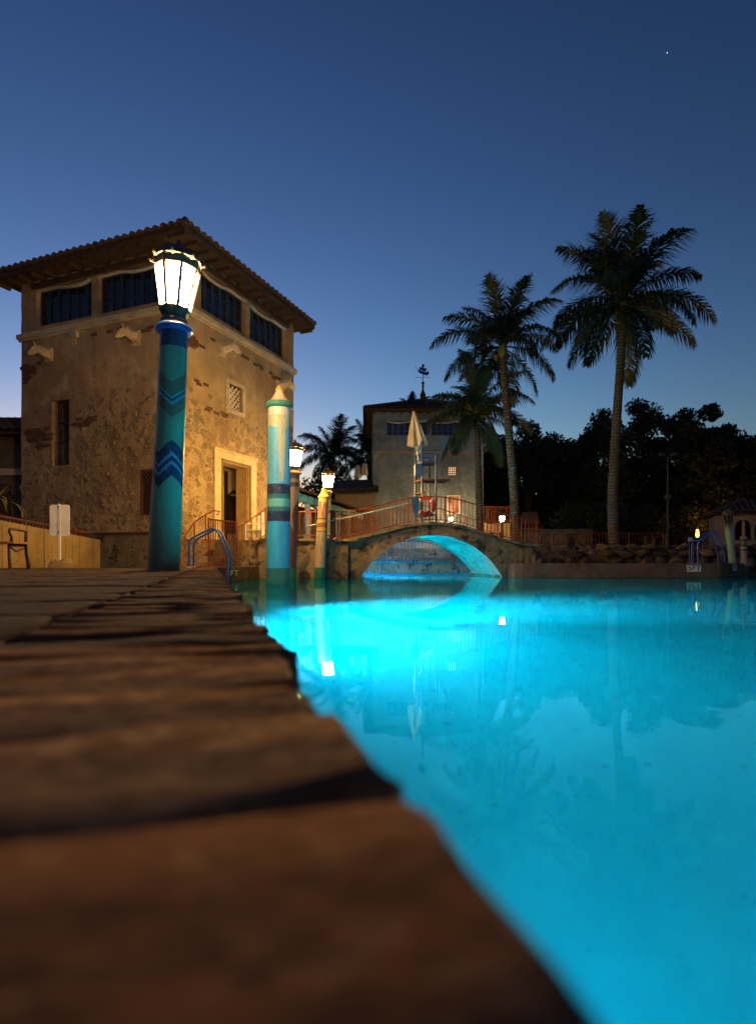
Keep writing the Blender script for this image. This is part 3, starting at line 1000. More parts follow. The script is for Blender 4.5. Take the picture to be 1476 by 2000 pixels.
# baluster finial carrying a ship weathervane
fx, fy = W2 / 2, D2 / 2
fn = MB().box(fx - .3, fx + .3, fy - .3, fy + .3, zr2 - .1, zr2 + .35)
fn.lathe([(.24, .35), (.3, .5), (.3, .7), (.2, .95), (.1, 1.25), (.09, 1.5), (.16, 1.58), (.09, 1.66), (.1, 1.78), (.17, 1.9), (.13, 2.02), (.03, 2.1)], 14, (fx, fy, zr2))
shrink = lambda x_, y_, z_: (fx + (x_ - fx) * .68, fy + (y_ - fy) * .68, zr2 + (z_ - zr2) * .68)
fin = fn.map(shrink).build('finial', M['tile'], roof2)
vv = MB()
vv.tube([(fx, fy, zr2 + 2.05), (fx, fy, zr2 + 3.7)], .025, 6)
vv.beam((fx - .75, fy, zr2 + 2.5), (fx + .75, fy, zr2 + 2.5), .03, .03)
vv.beam((fx, fy - .75, zr2 + 2.5), (fx, fy + .75, zr2 + 2.5), .03, .03)
hull = [(-.62, 3.35), (-.45, 3.02), (-.1, 2.85), (.4, 2.72), (.62, 2.85), (.6, 3.2), (.42, 3.05), (.1, 3.1), (-.3, 3.22)]
vv.add([(fx + a, fy - .05, zr2 + b) for a, b in hull] + [(fx + a, fy + .05, zr2 + b) for a, b in hull],
       [tuple(range(9)), tuple(range(17, 8, -1))] + [(i, (i + 1) % 9, 9 + (i + 1) % 9, 9 + i) for i in range(9)])
for a, hb_, wd in ((-.2, 3.25, .34), (.16, 3.15, .4), (.02, 3.55, .26)):
    vv.box(fx + a - wd / 2, fx + a + wd / 2, fy - .02, fy + .02, zr2 + hb_, zr2 + hb_ + .32)
vv.tube([(fx - .6, fy, zr2 + 3.35), (fx - .85, fy, zr2 + 3.7)], .02, 5)
vv.map(shrink).build('ship_weathervane', M['blue_paint'], fin)
# small pierced vent, dimly lit from within
hh = h2[2]
vf = MB()
for (p0, p1, q0, q1) in ((hh[0] - .13, hh[0], hh[2] - .13, hh[3] + .13), (hh[1], hh[1] + .13, hh[2] - .13, hh[3] + .13), (hh[0] + .001, hh[1] - .001, hh[2] - .13, hh[2]), (hh[0] + .001, hh[1] - .001, hh[3], hh[3] + .13)):
    fb(vf, 'A', p0, p1, -.12, .05, q0, q1)
vt = vf.build('pierced_vent', M['pale_wall'], T2)
for k in range(5):
    a = hh[0] + (hh[1] - hh[0]) * k / 4
    b = hh[2] + (hh[3] - hh[2]) * k / 4
    m1 = MB(); fb(m1, 'A', a - .028, a + .028, -.10, -.02, hh[2], hh[3]); m1.build('bar', M['pale_wall'], vt)
    m1 = MB(); fb(m1, 'A', hh[0], hh[1], -.105, -.03, b - .028, b + .028); m1.build('bar', M['pale_wall'], vt)
m1 = MB(); fb(m1, 'A', hh[0] - .05, hh[1] + .05, -.33, -.3, hh[2] - .05, hh[3] + .05); m1.build('lit_backing', M['vent_glow'], vt)
# framed picture on the wall: a plain pinkish abstract panel
pa, pb = 4.80, 5.62
pz0, pz1 = Z(1003, 37.9), Z(967, 37.9)
pf = MB()
for (p0, p1, q0, q1) in ((pa, pa + .05, pz0, pz1), (pb - .05, pb, pz0, pz1), (pa + .051, pb - .051, pz0, pz0 + .05), (pa + .051, pb - .051, pz1 - .05, pz1)):
    pf.box(p0, p1, -.07, -.014, q0, q1)
poster = thing('framed_poster', 'pinkish framed picture hung low on the far pale tower, above the bridge lamp', 'picture', (X(728, 38), 38, 0), math.radians(1.2))
pf.build('frame', M['white_paint'], poster)
pm, nt, bs = new_mat('poster_print')
tc = nt.nodes.new('ShaderNodeTexCoord')
cc = mixc(nt, ramp01(nt, noise(nt, 2.2, 3, 2, tc.outputs['Object']), .45, .55), (.42, .20, .14), (.16, .06, .05))
cc = mixc(nt, ramp01(nt, noise(nt, 4.5, 7, 2, tc.outputs['Object']), .58, .62), cc, (.55, .34, .22))
nt.links.new(cc, bs.inputs['Base Color'])
MB().box(pa + .05, pb - .05, -.04, -.015, pz0 + .05, pz1 - .05).build('print', pm, poster)


# ------------------------------------------------------------------ lanterns and posts
def lantern(parent, c, s_, pane_mat, lit=True, tilt=(0, 0), seed=0):
    """eight-sided tapering lantern; c is where it stands on the post"""
    z = 0
    rt, rb, ph = .300 * s_, .205 * s_, .54 * s_
    b0 = .20 * s_
    mb = MB()
    oct_ = lambda r_, zz: [(r_ * math.cos(PI / 8 + k * PI / 4), r_ * math.sin(PI / 8 + k * PI / 4), zz) for k in range(8)]
    # cup, neck and rings below the glass
    mb.lathe([(.15 * s_, -.02 * s_), (.19 * s_, .0), (.19 * s_, .03 * s_), (.16 * s_, .045 * s_), (.155 * s_, .075 * s_), (.175 * s_, .09 * s_)], 24)
    mb.lathe([(.165 * s_, .088 * s_), (.212 * s_, .13 * s_), (.22 * s_, .195 * s_), (.0, .199 * s_)], 8, a0=.5, smooth=False)
    for k in range(8):
        t = PI / 4 * k
        mb.lathe([(0, -.012 * s_), (.012 * s_, 0), (0, .012 * s_)], 6, (.2 * s_ * math.cos(t), .2 * s_ * math.sin(t), .16 * s_))
    # corner bars
    for k in range(8):
        t = PI / 8 + k * PI / 4
        mb.beam((rb * .995 * math.cos(t), rb * .995 * math.sin(t), b0), (rt * .995 * math.cos(t), rt * .995 * math.sin(t), b0 + ph), .046 * s_, .026 * s_, (math.cos(t), math.sin(t), 0))
    fr = mb.build('lantern', M['lantern_metal'], parent, c)
    fr.rotation_euler = (tilt[0], tilt[1], seed * .13)
    zt = b0 + ph
    rf = MB()
    rf.lathe([(rt * 1.0, zt), (rt * 1.05, zt + .012 * s_), (rt * 1.05, zt + .085 * s_), (rt * 1.13, zt + .10 * s_), (rt * 1.1, zt + .12 * s_)], 8, a0=.5, smooth=False)
    rf.lathe([(rt * 1.1, zt + .118 * s_), (rt * .95, zt + .19 * s_), (rt * .62, zt + .27 * s_), (rt * .25, zt + .315 * s_), (.0, zt + .33 * s_)], 16)
    for k in range(8):
        t = PI / 8 + k * PI / 4
        p = lambda r_, zz: (r_ * math.cos(t), r_ * math.sin(t), zz)
        rf.tube([p(rt * 1.02, zt + .15 * s_), p(rt * .8, zt + .245 * s_), p(rt * .3, zt + .32 * s_)], [.03 * s_, .026 * s_, .02 * s_], 6)
    rf.tube([(0, 0, zt + .32 * s_), (0, 0, zt + .37 * s_), (0, 0, zt + .41 * s_), (0, 0, zt + .46 * s_)], [.03 * s_, .05 * s_, .035 * s_, .006 * s_], 8)
    rf.build('lantern_roof', M['lantern_metal'], fr)
    for k in range(8):                        # little leaf scrolls standing off the eave
        t = k * PI / 4
        p = lambda r_, zz, dt=0.0: (r_ * math.cos(t + dt), r_ * math.sin(t + dt), zz)
        MB().tube([p(rt * 1.06, zt + .1 * s_), p(rt * 1.22, zt + .115 * s_), p(rt * 1.3, zt + .16 * s_), p(rt * 1.2, zt + .18 * s_)], [.022 * s_, .03 * s_, .02 * s_, .006 * s_], 6).build('leaf_scroll', M['lantern_metal'], fr)
    for k in range(8):
        t0, t1 = PI / 8 + k * PI / 4, PI / 8 + (k + 1) * PI / 4
        pts = [(rb * .985 * math.cos(t0), rb * .985 * math.sin(t0), b0 + .004), (rb * .985 * math.cos(t1), rb * .985 * math.sin(t1), b0 + .004), (rt * .985 * math.cos(t1), rt * .985 * math.sin(t1), zt), (rt * .985 * math.cos(t0), rt * .985 * math.sin(t0), zt)]
        MB().add(pts, [(0, 1, 2, 3)]).build('pane', pane_mat, fr)
    return fr


def post(name, label, cat, base, path, rad, m, group=None, n=28):
    t = thing(name, label, cat, base, 0, group)
    mb = MB()
    pts = [Vector(p) for p in path]
    # resample for a smooth bend
    res, rr = [], []
    for i in range(len(pts) - 1):
        for k in range(4):
            res.append(pts[i].lerp(pts[i + 1], k / 4)); rr.append(rad[i] + (rad[i + 1] - rad[i]) * k / 4)
    res.append(pts[-1]); rr.append(rad[-1])
    mb.tube(res, rr, n)
    mb.build('post', m, t)
    return t


NAVY, MINT, OLIVE, LBLUE, TEAL = (.012, .028, .085), (.13, .31, .195), (.10, .14, .075), (.07, .34, .43), (.02, .20, .19)
AQUA = (.03, .46, .74)
# post with the big lantern, on the deck
D1 = 8.1
zz = lambda y: Z(y, D1) - .3
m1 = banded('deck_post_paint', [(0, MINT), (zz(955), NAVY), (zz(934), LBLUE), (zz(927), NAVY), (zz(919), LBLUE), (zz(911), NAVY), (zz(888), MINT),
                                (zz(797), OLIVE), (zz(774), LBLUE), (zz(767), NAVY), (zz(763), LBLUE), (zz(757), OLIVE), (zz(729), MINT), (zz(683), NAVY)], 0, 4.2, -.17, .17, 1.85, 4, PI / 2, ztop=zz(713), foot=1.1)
bx = X(320, D1)
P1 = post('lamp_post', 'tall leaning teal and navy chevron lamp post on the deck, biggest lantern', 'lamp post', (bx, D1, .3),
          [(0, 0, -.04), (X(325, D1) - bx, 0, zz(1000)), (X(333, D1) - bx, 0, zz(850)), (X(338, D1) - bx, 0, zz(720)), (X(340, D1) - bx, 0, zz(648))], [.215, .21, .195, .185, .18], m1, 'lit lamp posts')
ctop = (X(340.5, D1) - bx, 0, zz(648))
MB().lathe([(.17, -.02), (.235, -.01), (.25, .015), (.25, .04), (.235, .055), (.21, .075), (.19, .09), (.17, .12), (.0, .13)], 28, ctop).build('collar', M['blue_paint'], P1)
lantern(P1, (ctop[0], 0, ctop[2] + .12), .97, M['lit_pane'], tilt=(0, .055), seed=1)

# striped mooring post in the water
D2p = 11.5
z2 = lambda y: Z(y, D2p) + 1.5
m2 = banded('mooring_paint', [(0, TEAL), (z2(1110), AQUA), (z2(1019), NAVY), (z2(1001), TEAL), (z2(991), (.16, .55, .45)), (z2(977), TEAL), (z2(967), NAVY), (z2(947), (.10, .44, .66)), (z2(828), (.47, .49, .30)), (z2(815), (.66, .62, .52))],
            0, 5.6, drip=(z2(836), 1.1, (.45, .48, .30), 3, 1.6 + PI / 2))
bx = X(543, D2p)
P2 = post('mooring_post', 'thick blue and teal banded mooring post with cream finial, nearest in the water', 'mooring post', (bx, D2p, -1.5),
          [(0, 0, 0), (0, 0, 1.5), (.015, 0, 3.0), (.03, 0, z2(797))], [.235, .232, .225, .222], m2, 'mooring posts in the pool')
MB().lathe([(.22, -.02), (.262, .0), (.268, .05), (.25, .10)], 28, (.03, 0, z2(797))).build('cap_ring', layered('green_cap', (.05, .25, .19), [((.03, .16, .14), 12, .4, .7)], .5, [(30, .5, .01)]), P2)
MB().lathe([(.25, .098), (.17, .15), (.11, .24), (.075, .31), (.07, .33)], 28, (.03, 0, z2(797))).build('cap', layered('cream_cap', (.58, .48, .36), [], .5, [(30, .3, .01)]), P2)
MB().lathe([(.07, .328), (.09, .345), (.075, .375), (.03, .42), (.0, .47)], 20, (.03, 0, z2(797))).build('cap_tip', layered('yellow_tip', (.55, .38, .10), [], .5), P2)

# brown lamp post close behind it
D3 = 14.6
z3 = lambda y: Z(y, D3) + 1.5
BRN, BEI = (.11, .035, .022), (.33, .22, .14)
m3 = banded('brown_post_paint', [(0, (.012, .13, .075)), (z3(1110), BRN), (z3(951), (.05, .03, .035)), (z3(944), (.36, .25, .10)), (z3(936), (.07, .05, .05)), (z3(928), (.28, .2, .12))], 0, 5.6, wave=(z3(1040), z3(952), BEI, -1.15))
bx = X(566, D3)
P3 = post('lamp_post', 'brown lamp post with beige flame pattern, half hidden behind the blue mooring post', 'lamp post', (bx, D3, -1.5),
          [(0, 0, 0), (0, 0, 1.5), (.05, 0, 2.6), (.10, 0, z3(926))], [.16, .155, .15, .145], m3, 'lit lamp posts')
MB().lathe([(.14, -.02), (.185, 0), (.19, .03), (.15, .05), (.13, .08), (0, .09)], 20, (.10, 0, z3(926))).build('collar', layered('brown_collar', (.25, .12, .06), [], .5), P3)
lantern(P3, (.10, 0, z3(926) + .06), .68, M['lit_pane_mid'], tilt=(0, .04), seed=2)

# slim cream-brown mooring post
D4 = 15.6
z4 = lambda y: Z(y, D4) + 1.5
YEL = (.45, .33, .10)
m4 = banded('cream_post_paint', [(0, (.012, .16, .10)), (z4(1108), (.42, .33, .24)), (z4(1040), (.09, .05, .03)), (z4(1038), YEL), (z4(1031), (.20, .075, .035)), (z4(1022), YEL), (z4(1015), (.08, .05, .04)), (z4(1012), (.33, .20, .17))], 0, 5.2)
bx = X(624, D4)
P4 = post('mooring_post', 'slim cream mooring post with yellow and brown rings, in front of the landing wall', 'mooring post', (bx, D4, -1.5),
          [(0, 0, 0), (0, 0, 1.5), (.04, 0, 2.5), (.11, 0, z4(972))], [.15, .145, .14, .135], m4, 'mooring posts in the pool')
MB().lathe([(.13, -.02), (.155, .0), (.155, .03), (.12, .06), (.075, .14), (.05, .2), (.065, .225), (.03, .26), (0, .28)], 20, (.11, 0, z4(972))).build('cap', layered('tan_cap', (.48, .33, .12), [], .5), P4)
aw = MB()
for a in (-2.0, -1.15):
    for sd in (-1, 1):
        pts = []
        for i in range(7):
            t = i / 6
            aa = a + sd * .3 * (1 - t ** 2)
            pts.append((.085 + .142 * math.cos(aa), .142 * math.sin(aa), z4(1008) + .38 * t))
        aw.tube(pts, .008, 5)
aw.build('lancet_motif', M['dark_wood'], P4)

# lamp post on the landing, just behind the cream post
D5 = 19.7
z5 = lambda y: Z(y, D5) - 1.0
bx = X(637, D5)
m5 = layered('ochre_post', (.40, .30, .12), [((.3, .22, .1), 4, .4, .7)], .5)
P5 = post('lamp_post', 'ochre lamp post on the landing, lantern just above the cream mooring post', 'lamp post', (bx, D5, 1.0), [(0, 0, 0), (.02, 0, z5(1000)), (.05, 0, z5(962))], [.13, .125, .12], m5, 'lit lamp posts', 18)
MB().lathe([(.12, -.02), (.17, 0), (.17, .04), (.1, .07), (0, .08)], 18, (.05, 0, z5(962))).build('collar', m5, P5)
lantern(P5, (.05, 0, z5(962) + .05), .66, M['lit_pane_mid'], tilt=(0, .05), seed=3)

# two lamp posts beyond the bridge
for (px, py, d, lab) in ((880, 1017, 36.0, 'small dark lamp post beyond the bridge, in front of the pale tower wall'), (980, 1018, 33.0, 'small dark green lamp post right of the bridge, by the red balcony')):
    hz = Z(py, d) - 1.0 - .2 * .62
    t = post('lamp_post', lab, 'lamp post', (X(px, d), d, 1.0), [(0, 0, 0), (0, 0, .5), (0, 0, hz)], [.13, .08, .07], M['dark_iron'], 'lit lamp posts', 12)
    lantern(t, (0, 0, hz), .52 if px > 900 else .42, M['lit_pane_far' if px > 900 else 'lit_pane_near'], seed=px % 5)

# two painted posts in the far right of the pool
D6 = 19.2
m6 = banded('pale_blue_post', [(0, (.015, .12, .15)), (1.5 + .35, (.20, .40, .37)), (Z(1035, D6) + 1.5, (.15, .22, .15)), (Z(1024, D6) + 1.5, (.03, .06, .05)), (Z(1020, D6) + 1.5, (.35, .36, .3))], 0, 4.0)
bx = X(1431, D6)
P6 = post('lamp_post', 'pale blue leaning lamp post with unlit lantern, by the small arcade at right', 'lamp post', (bx, D6, -1.5),
          [(0, 0, 0), (0, 0, 1.6), (X(1424, D6) - bx, 0, Z(1050, D6) + 1.5), (X(1421, D6) - bx, 0, Z(1028, D6) + 1.5)], [.12, .115, .11, .105], m6)
lantern(P6, (X(1421, D6) - bx, 0, Z(1028, D6) + 1.5), .5, M['glass_dark'], False, (0, -.06), 4)
m7 = banded('white_ring_post', [(0, (.012, .10, .13)), (1.5 + .3, (.40, .37, .33)), (Z(1076, D6) + 1.5, (.02, .03, .03)), (Z(1072, D6) + 1.5, (.4, .4, .38)), (Z(1068, D6) + 1.5, (.02, .03, .03)), (Z(1064, D6) + 1.5, (.2, .16, .06)), (Z(1058, D6) + 1.5, (.04, .08, .05))], 0, 4.0)
P7 = post('mooring_post', 'thin white mooring post with black rings, rightmost in the pool', 'mooring post', (X(1450, D6), D6, -1.5), [(0, 0, 0), (0, 0, 1.6), (.02, 0, Z(1053, D6) + 1.5)], [.115, .11, .105], m7, 'mooring posts in the pool')
MB().lathe([(.1, -.01), (.13, 0), (.12, .04), (.05, .12), (.045, .55), (.0, .62)], 14, (.02, 0, Z(1053, D6) + 1.5)).build('cap', layered('pink_cap', (.3, .18, .15), [], .6), P7)


# ------------------------------------------------------------------ landing wall, bridge and railings
ztop = [(-3.0, 1.06), (-.91, 1.05), (-.21, 1.07), (.5, 1.22), (1.22, 1.43), (2.108, 1.53), (2.86, 1.45), (3.63, 1.22), (4.41, .99), (5.04, .9), (5.6, .88)]
def interp(tab, t):
    if t <= tab[0][0]: return tab[0][1]
    for (a, b), (c, d) in zip(tab, tab[1:]):
        if t <= c:
            u = (t - a) / (c - a)
            u = u
            return b + (d - b) * u
    return tab[-1][1]
def zdeck(t): return sum(interp(ztop, t + k * .12) for k in (-2, -1, 0, 1, 2)) / 5
RAD = 2.37
def zarch(t):
    v = RAD ** 2 - (t - 2.045) ** 2
    return math.sqrt(max(v, 0)) - 1.19 if v > 0 else -1.5

LW = thing('landing_wall', 'stained stone retaining wall of the landing, left of the bridge', 'wall')
lw_ = MB()
pa_, pb_ = br(-2.74), br(-.36)
N = 14
vs = []
r_ = random.Random(2)
for i in range(N + 1):
    p = br(-2.74 + 2.38 * i / N)
    for zq in (-1.5, -.1, .12, .45, .8, .99):
        j = r_.uniform(-.02, .02)
        vs.append((p.x + Wd.x * j, p.y - .06 + j, zq))
lw_.add(vs, [(i * 6 + j, (i + 1) * 6 + j, (i + 1) * 6 + j + 1, i * 6 + j + 1) for i in range(N) for j in range(5)])
lw_.add([(p.x, p.y + o, zq) for p in (br(-2.74), br(-.36)) for o, zq in ((-.06, -1.5), (.1, -1.5), (.1, .99), (-.06, .99))], [(0, 1, 2, 3), (4, 5, 6, 7), (3, 2, 6, 7)])
lw_.build('wall', M['mossy_stone'], LW)
cpm = [stone_mesh('coping_stone', M[k_], 70 + i, 4, .08) for i, k_ in enumerate(('mossy_stone', 'coral_pale', 'mossy_stone'))]
t = -2.76
while t < -.15:
    ln = min(r_.uniform(.32, .5), -.1 - t)
    c = br(t + ln / 2)
    link('coping_stone', cpm[r_.randrange(3)], LW, (c.x, c.y + .06, 1.055 + r_.uniform(-.006, .006)), (0, 0, math.atan2(F.y, F.x)), (ln - .015, .34, .62))
    t += ln

BR = thing('footbridge', 'low arched stone footbridge over the pool with cyan lit underside', 'bridge')
bw = 2.5
ts = [-.35 + i * (5.3 + .35) / 56 for i in range(57)]
fa = MB()
for side, s_ in ((0, 0.0), (1, bw)):
    vs = []
    for t in ts:
        p = br(t, s_)
        zb = -1.5 if (t <= 0 or t >= 4.09) else zarch(t)
        zt_ = zdeck(t)
        for k in range(5):
            j = RD.uniform(-.012, .012) if 0 < k < 4 else 0
            vs.append((p.x + Wd.x * j, p.y + Wd.y * j, zb + (zt_ - zb) * k / 4))
    fa.add(vs, [(i * 5 + k, (i + 1) * 5 + k, (i + 1) * 5 + k + 1, i * 5 + k + 1) for i in range(56) for k in range(4)])
fa.build('spandrel', M['mossy_stone'], BR)
so = MB()
tin = [0.0] + [t for t in ts if 0 < t < 4.09] + [4.09]
vs = []
nk = 9
for t in tin:
    for k in range(nk):
        p = br(t, bw * k / (nk - 1))
        vs.append((p.x, p.y, max(zarch(t), -.02) + (RD.uniform(-.02, .012) if 0 < k < nk - 1 else 0)))
so.add(vs, [(i * nk + k, i * nk + k + 1, (i + 1) * nk + k + 1, (i + 1) * nk + k) for i in range(len(tin) - 1) for k in range(nk - 1)])
for t in (0, 4.09):
    so.add([(*br(t, 0), -1.5), (*br(t, bw), -1.5), (*br(t, bw), .02), (*br(t, 0), .02)], [(0, 1, 2, 3)])
so.build('soffit', M['soffit_stone'], BR)
dk = MB()
vs = []
for t in ts:
    for s_ in (-.04, bw + .04):
        p = br(t, s_)
        vs.append((p.x, p.y, zdeck(t) + .004))
dk.add(vs, [(i * 2, (i + 1) * 2, (i + 1) * 2 + 1, i * 2 + 1) for i in range(56)])
dk.build('walkway', M['terrace'], BR)
# ring of arch stones standing a little proud, and coping stones along the edge
r_ = random.Random(31)
for s_, sg in ((0.0, -1), (bw, 1)):
    nv = 27
    for i in range(nv):
        t0, t1 = .05 + (4.0) * i / nv, .05 + 4.0 * (i + 1) / nv
        g = .008
        dep = .27 + r_.uniform(-.03, .03)
        pr = r_.uniform(.008, .028)
        def q(t, zz_, o):
            p = br(t, s_ + sg * o)
            return (p.x, p.y, zz_)
        c0, c1 = Vector((t0 + g - 2.045, zarch(t0 + g) + 1.19)).normalized(), Vector((t1 - g - 2.045, zarch(t1 - g) + 1.19)).normalized()
        ring = [(t0 + g, zarch(t0 + g)), (t1 - g, zarch(t1 - g)), (t1 - g + c1.x * dep, zarch(t1 - g) + c1.y * dep), (t0 + g + c0.x * dep, zarch(t0 + g) + c0.y * dep)]
        ring = [(a, min(b, zdeck(a) - .05)) for a, b in ring]
        vs = [q(a, b, -.02) for a, b in ring] + [q(a, b, pr) for a, b in ring]
        MB().add(vs, [(4, 5, 6, 7), (0, 1, 5, 4), (1, 2, 6, 5), (2, 3, 7, 6), (3, 0, 4, 7)]).build('voussoir', M['mossy_stone'] if s_ == 0 else M['brick'], BR)
    t = -.3
    while t < 5.2:
        ln = r_.uniform(.26, .42)
        a, b = t, min(t + ln - .012, 5.28)
        pa3, pb3 = br(a, s_), br(b, s_)
        MB().beam((pa3.x, pa3.y, zdeck(a) - .005), (pb3.x, pb3.y, zdeck(b) - .005), .2 + r_.uniform(-.01, .02), .07).build('coping_stone', M['mossy_stone'], BR)
        t += ln


def railing(name, label, pts, h=.72, sp=.125, lower=.08, m=None, rail=.03, bal=.011, post_every=None, group=None, cat='railing'):
    """iron railing along a polyline of ground points: rails, posts and separate balusters"""
    m = m or M['rust_paint']
    p0 = Vector(pts[0])
    t = thing(name, label, cat, p0, 0, group)
    P = [Vector(p) - p0 for p in pts]
    MB().tube([p + Vector((0, 0, h)) for p in P], rail * .62, 6).build('top_rail', m, t)
    MB().tube([p + Vector((0, 0, lower)) for p in P], rail * .45, 6).build('bottom_rail', m, t)
    ln = [0]
    for a, b in zip(P, P[1:]): ln.append(ln[-1] + (b - a).length)
    bm_ = MB().tube([(0, 0, lower), (0, 0, h)], bal, 6, False).mesh('baluster', m)
    pm_ = MB().box(-.022, .022, -.022, .022, -.02, h + .03).mesh('rail_post', m)
    k = int(ln[-1] / sp)
    for i in range(k + 1):
        s_ = ln[-1] * i / k
        j = max(x_ for x_ in range(len(P) - 1) if ln[x_] <= s_ + 1e-6)
        u = (s_ - ln[j]) / max(1e-6, ln[j + 1] - ln[j])
        p = P[j].lerp(P[j + 1], u)
        if i in (0, k) or (post_every and i % post_every == 0): link('rail_post', pm_, t, p)
        else: link('baluster', bm_, t, p)
    return t


def brp(t, s_, dz=.03): 
    p = br(t, s_)
    return (p.x, p.y, zdeck(t) + dz)
railing('bridge_railing', 'rust red iron railing arching along the near edge of the bridge', [brp(-.75 + i * .22, .06) for i in range(28)], post_every=9, sp=.118)
railing('bridge_railing', 'rust red iron railing along the far edge of the bridge, behind the lifeguard chair', [brp(-.3 + i * .22, bw - .06) for i in range(25)], post_every=9, sp=.118)
railing('landing_railing', 'rust red iron railing on the landing wall behind the mooring posts', [(*(br(-2.4) + Vector((0, .08))), 1.06), (*(br(-.8) + Vector((0, .08))), 1.06)], post_every=7, sp=.14)
dst = lambda x_, y_, d_: (X(x_, d_), d_, Z(y_, d_))
railing('stair_railing', 'rust red sloping railing rising from the steps gate to the landing wall', [(X(464, 15.2), 15.2, .55), (X(519, 15.45), 15.45, 1.06)], .75, .13, post_every=None)
railing('steps_gate', 'rust red barred gate panel standing on the deck in front of the steps', [(X(408, 14.75), 14.75, .30), (X(462, 14.75), 14.75, .22)], 1.2, .058, bal=.012, cat='gate')

# steps and their handrail
st = thing('stone_steps', 'worn stone steps climbing to the tower door behind the blue ladder', 'steps', (-4.8, 15.2, .2))
for i in range(5):
    MB().box(-.75, .5, i * .33, 1.75, i * .16 + .06, (i + 1) * .16 + .06).build('step', M['terrace'] if i % 2 else M['coral_pale'], st)
hr = thing('stair_handrail', 'rust red bent handrail beside the stone steps at the tower wall', 'handrail', (0, 0, 0))
pts = [(X(362, 16.2), 16.2, Z(1046, 16.2)), (X(380, 16.35), 16.35, Z(1020, 16.35)), (X(402, 16.6), 16.6, Z(1005, 16.6)), (X(418, 16.8), 16.8, Z(997, 16.8)), (X(430, 16.9), 16.9, Z(999, 16.9)), (X(424, 16.85), 16.85, Z(1006, 16.85))]
MB().tube(pts, .022, 8).build('top_rail', M['rust_paint'], hr)
for (a, b) in ((.05, 0), (1, 1), (2, 2)):
    p = pts[int(b)]
    MB().tube([(p[0], p[1], .3), (p[0], p[1], p[2])], .022, 8).build('rail_post', M['rust_paint'], hr)

# barred water gate in the back arch
WG = thing('water_gate', 'blue barred iron gate closing the back of the bridge arch', 'gate')
gs = bw - .25
barm = []
t = .06
while t < 4.06:
    p = br(t, gs)
    zt_ = zarch(t) - .03
    if zt_ > -.05: MB().tube([(p.x, p.y, -1.1), (p.x, p.y, zt_)], .012, 6, False).build('bar', M['gate_blue'], WG)
    t += .115
for zq in (.42, .02):
    tt = 2.045 - math.sqrt(RAD ** 2 - (zq + 1.19) ** 2) + .04
    MB().beam((*br(tt, gs - .02), zq), (*br(4.09 - tt, gs - .02), zq), .03, .035).build('crossbar', M['gate_blue'], WG)
MB().tube([(*br(.12 + 3.85 * i / 24, gs - .02), zarch(.12 + 3.85 * i / 24) - .09) for i in range(25)], .018, 6).build('arched_rail', M['gate_blue'], WG)
# the canal's far wall with ledge, seen through the arch
cw = thing('canal_wall', 'dark stained stone wall seen through the bridge arch', 'wall', (0, 25.6, 0))
MB().box(-2.5, 6, 0, .4, -1.5, 1.02).build('wall', M['mossy_stone'], cw)
MB().box(-2.5, 6, -.35, -.002, .5, .62).build('ledge', M['bank_stone'], cw)

# ------------------------------------------------------------------ on the bridge: lifeguard chair and gear
zb = zdeck(1.9) + .01
LC = thing('lifeguard_chair', 'tall blue lifeguard chair standing on the top of the bridge', 'lifeguard chair', (X(831, 17.3), 17.3, zb))
ox, oy = X(831, 17.3), 17.3
legs = {}
for k, (px, d) in {'nl': (824, 17.0), 'nr': (851, 17.05), 'fl': (811, 17.6), 'fr': (838, 17.65)}.items():
    legs[k] = Vector((X(px, d) - ox, d - oy, 0))
top = lambda y_: Z(y_, 17.3) - zb
for k, hy in (('nl', 866), ('fl', 866), ('nr', 893), ('fr', 893)):
    p = legs[k]
    MB().tube([p, p + Vector((0, 0, top(hy)))], .028, 8).build('leg', M['blue_paint'], LC)
quad = lambda y_, th, ext=0.0: [(legs[k] + Vector((ext if k[1] == 'r' else -.03, 0, top(y_)))) for k in ('nl', 'nr', 'fr', 'fl')]
def slab(name, pts, th, m):
    mb = MB()
    mb.add([tuple(p) for p in pts] + [(p.x, p.y, p.z + th) for p in pts], [(3, 2, 1, 0), (4, 5, 6, 7), (0, 1, 5, 4), (1, 2, 6, 5), (2, 3, 7, 6), (3, 0, 4, 7)])
    mb.build(name, m, LC)
slab('seat', quad(907, .05, .05), .05, M['blue_wood'])
slab('footboard', quad(941, .05, .42), .05, M['dark_wood'])
slab('step', quad(965, .04, -.3), .04, M['dark_wood'])
slab('step', quad(1008, .04, .0), .04, M['dark_wood'])
for a in ('n', 'f'):
    p, q = legs[a + 'l'] + Vector((0, 0, top(890))), legs[a + 'r'] + Vector((0, 0, top(890)))
    MB().tube([p, p.lerp(q, .85), q + Vector((0, 0, -.03)), q + Vector((0, 0, -.1))], .03, 8).build('armrest', M['blue_paint'], LC)
for yq in (868, 876, 884):
    MB().beam(legs['nl'] + Vector((0, 0, top(yq))), legs['fl'] + Vector((0, 0, top(yq))), .03, .09).build('back_slat', M['blue_paint'], LC)
bxp = legs['nl'] + Vector((-.2, .0, 0))
bxo = thing('equipment_box', 'blue and white metal box fixed beside the lifeguard seat', 'box', (ox + bxp.x, oy + bxp.y, zb + top(932)))
MB().box(0, .2, -.06, .3, 0, .34).build('body', M['blue_paint'], bxo)
MB().box(-.012, -.001, -.05, .29, .01, .33).build('door', M['white_paint'], bxo)
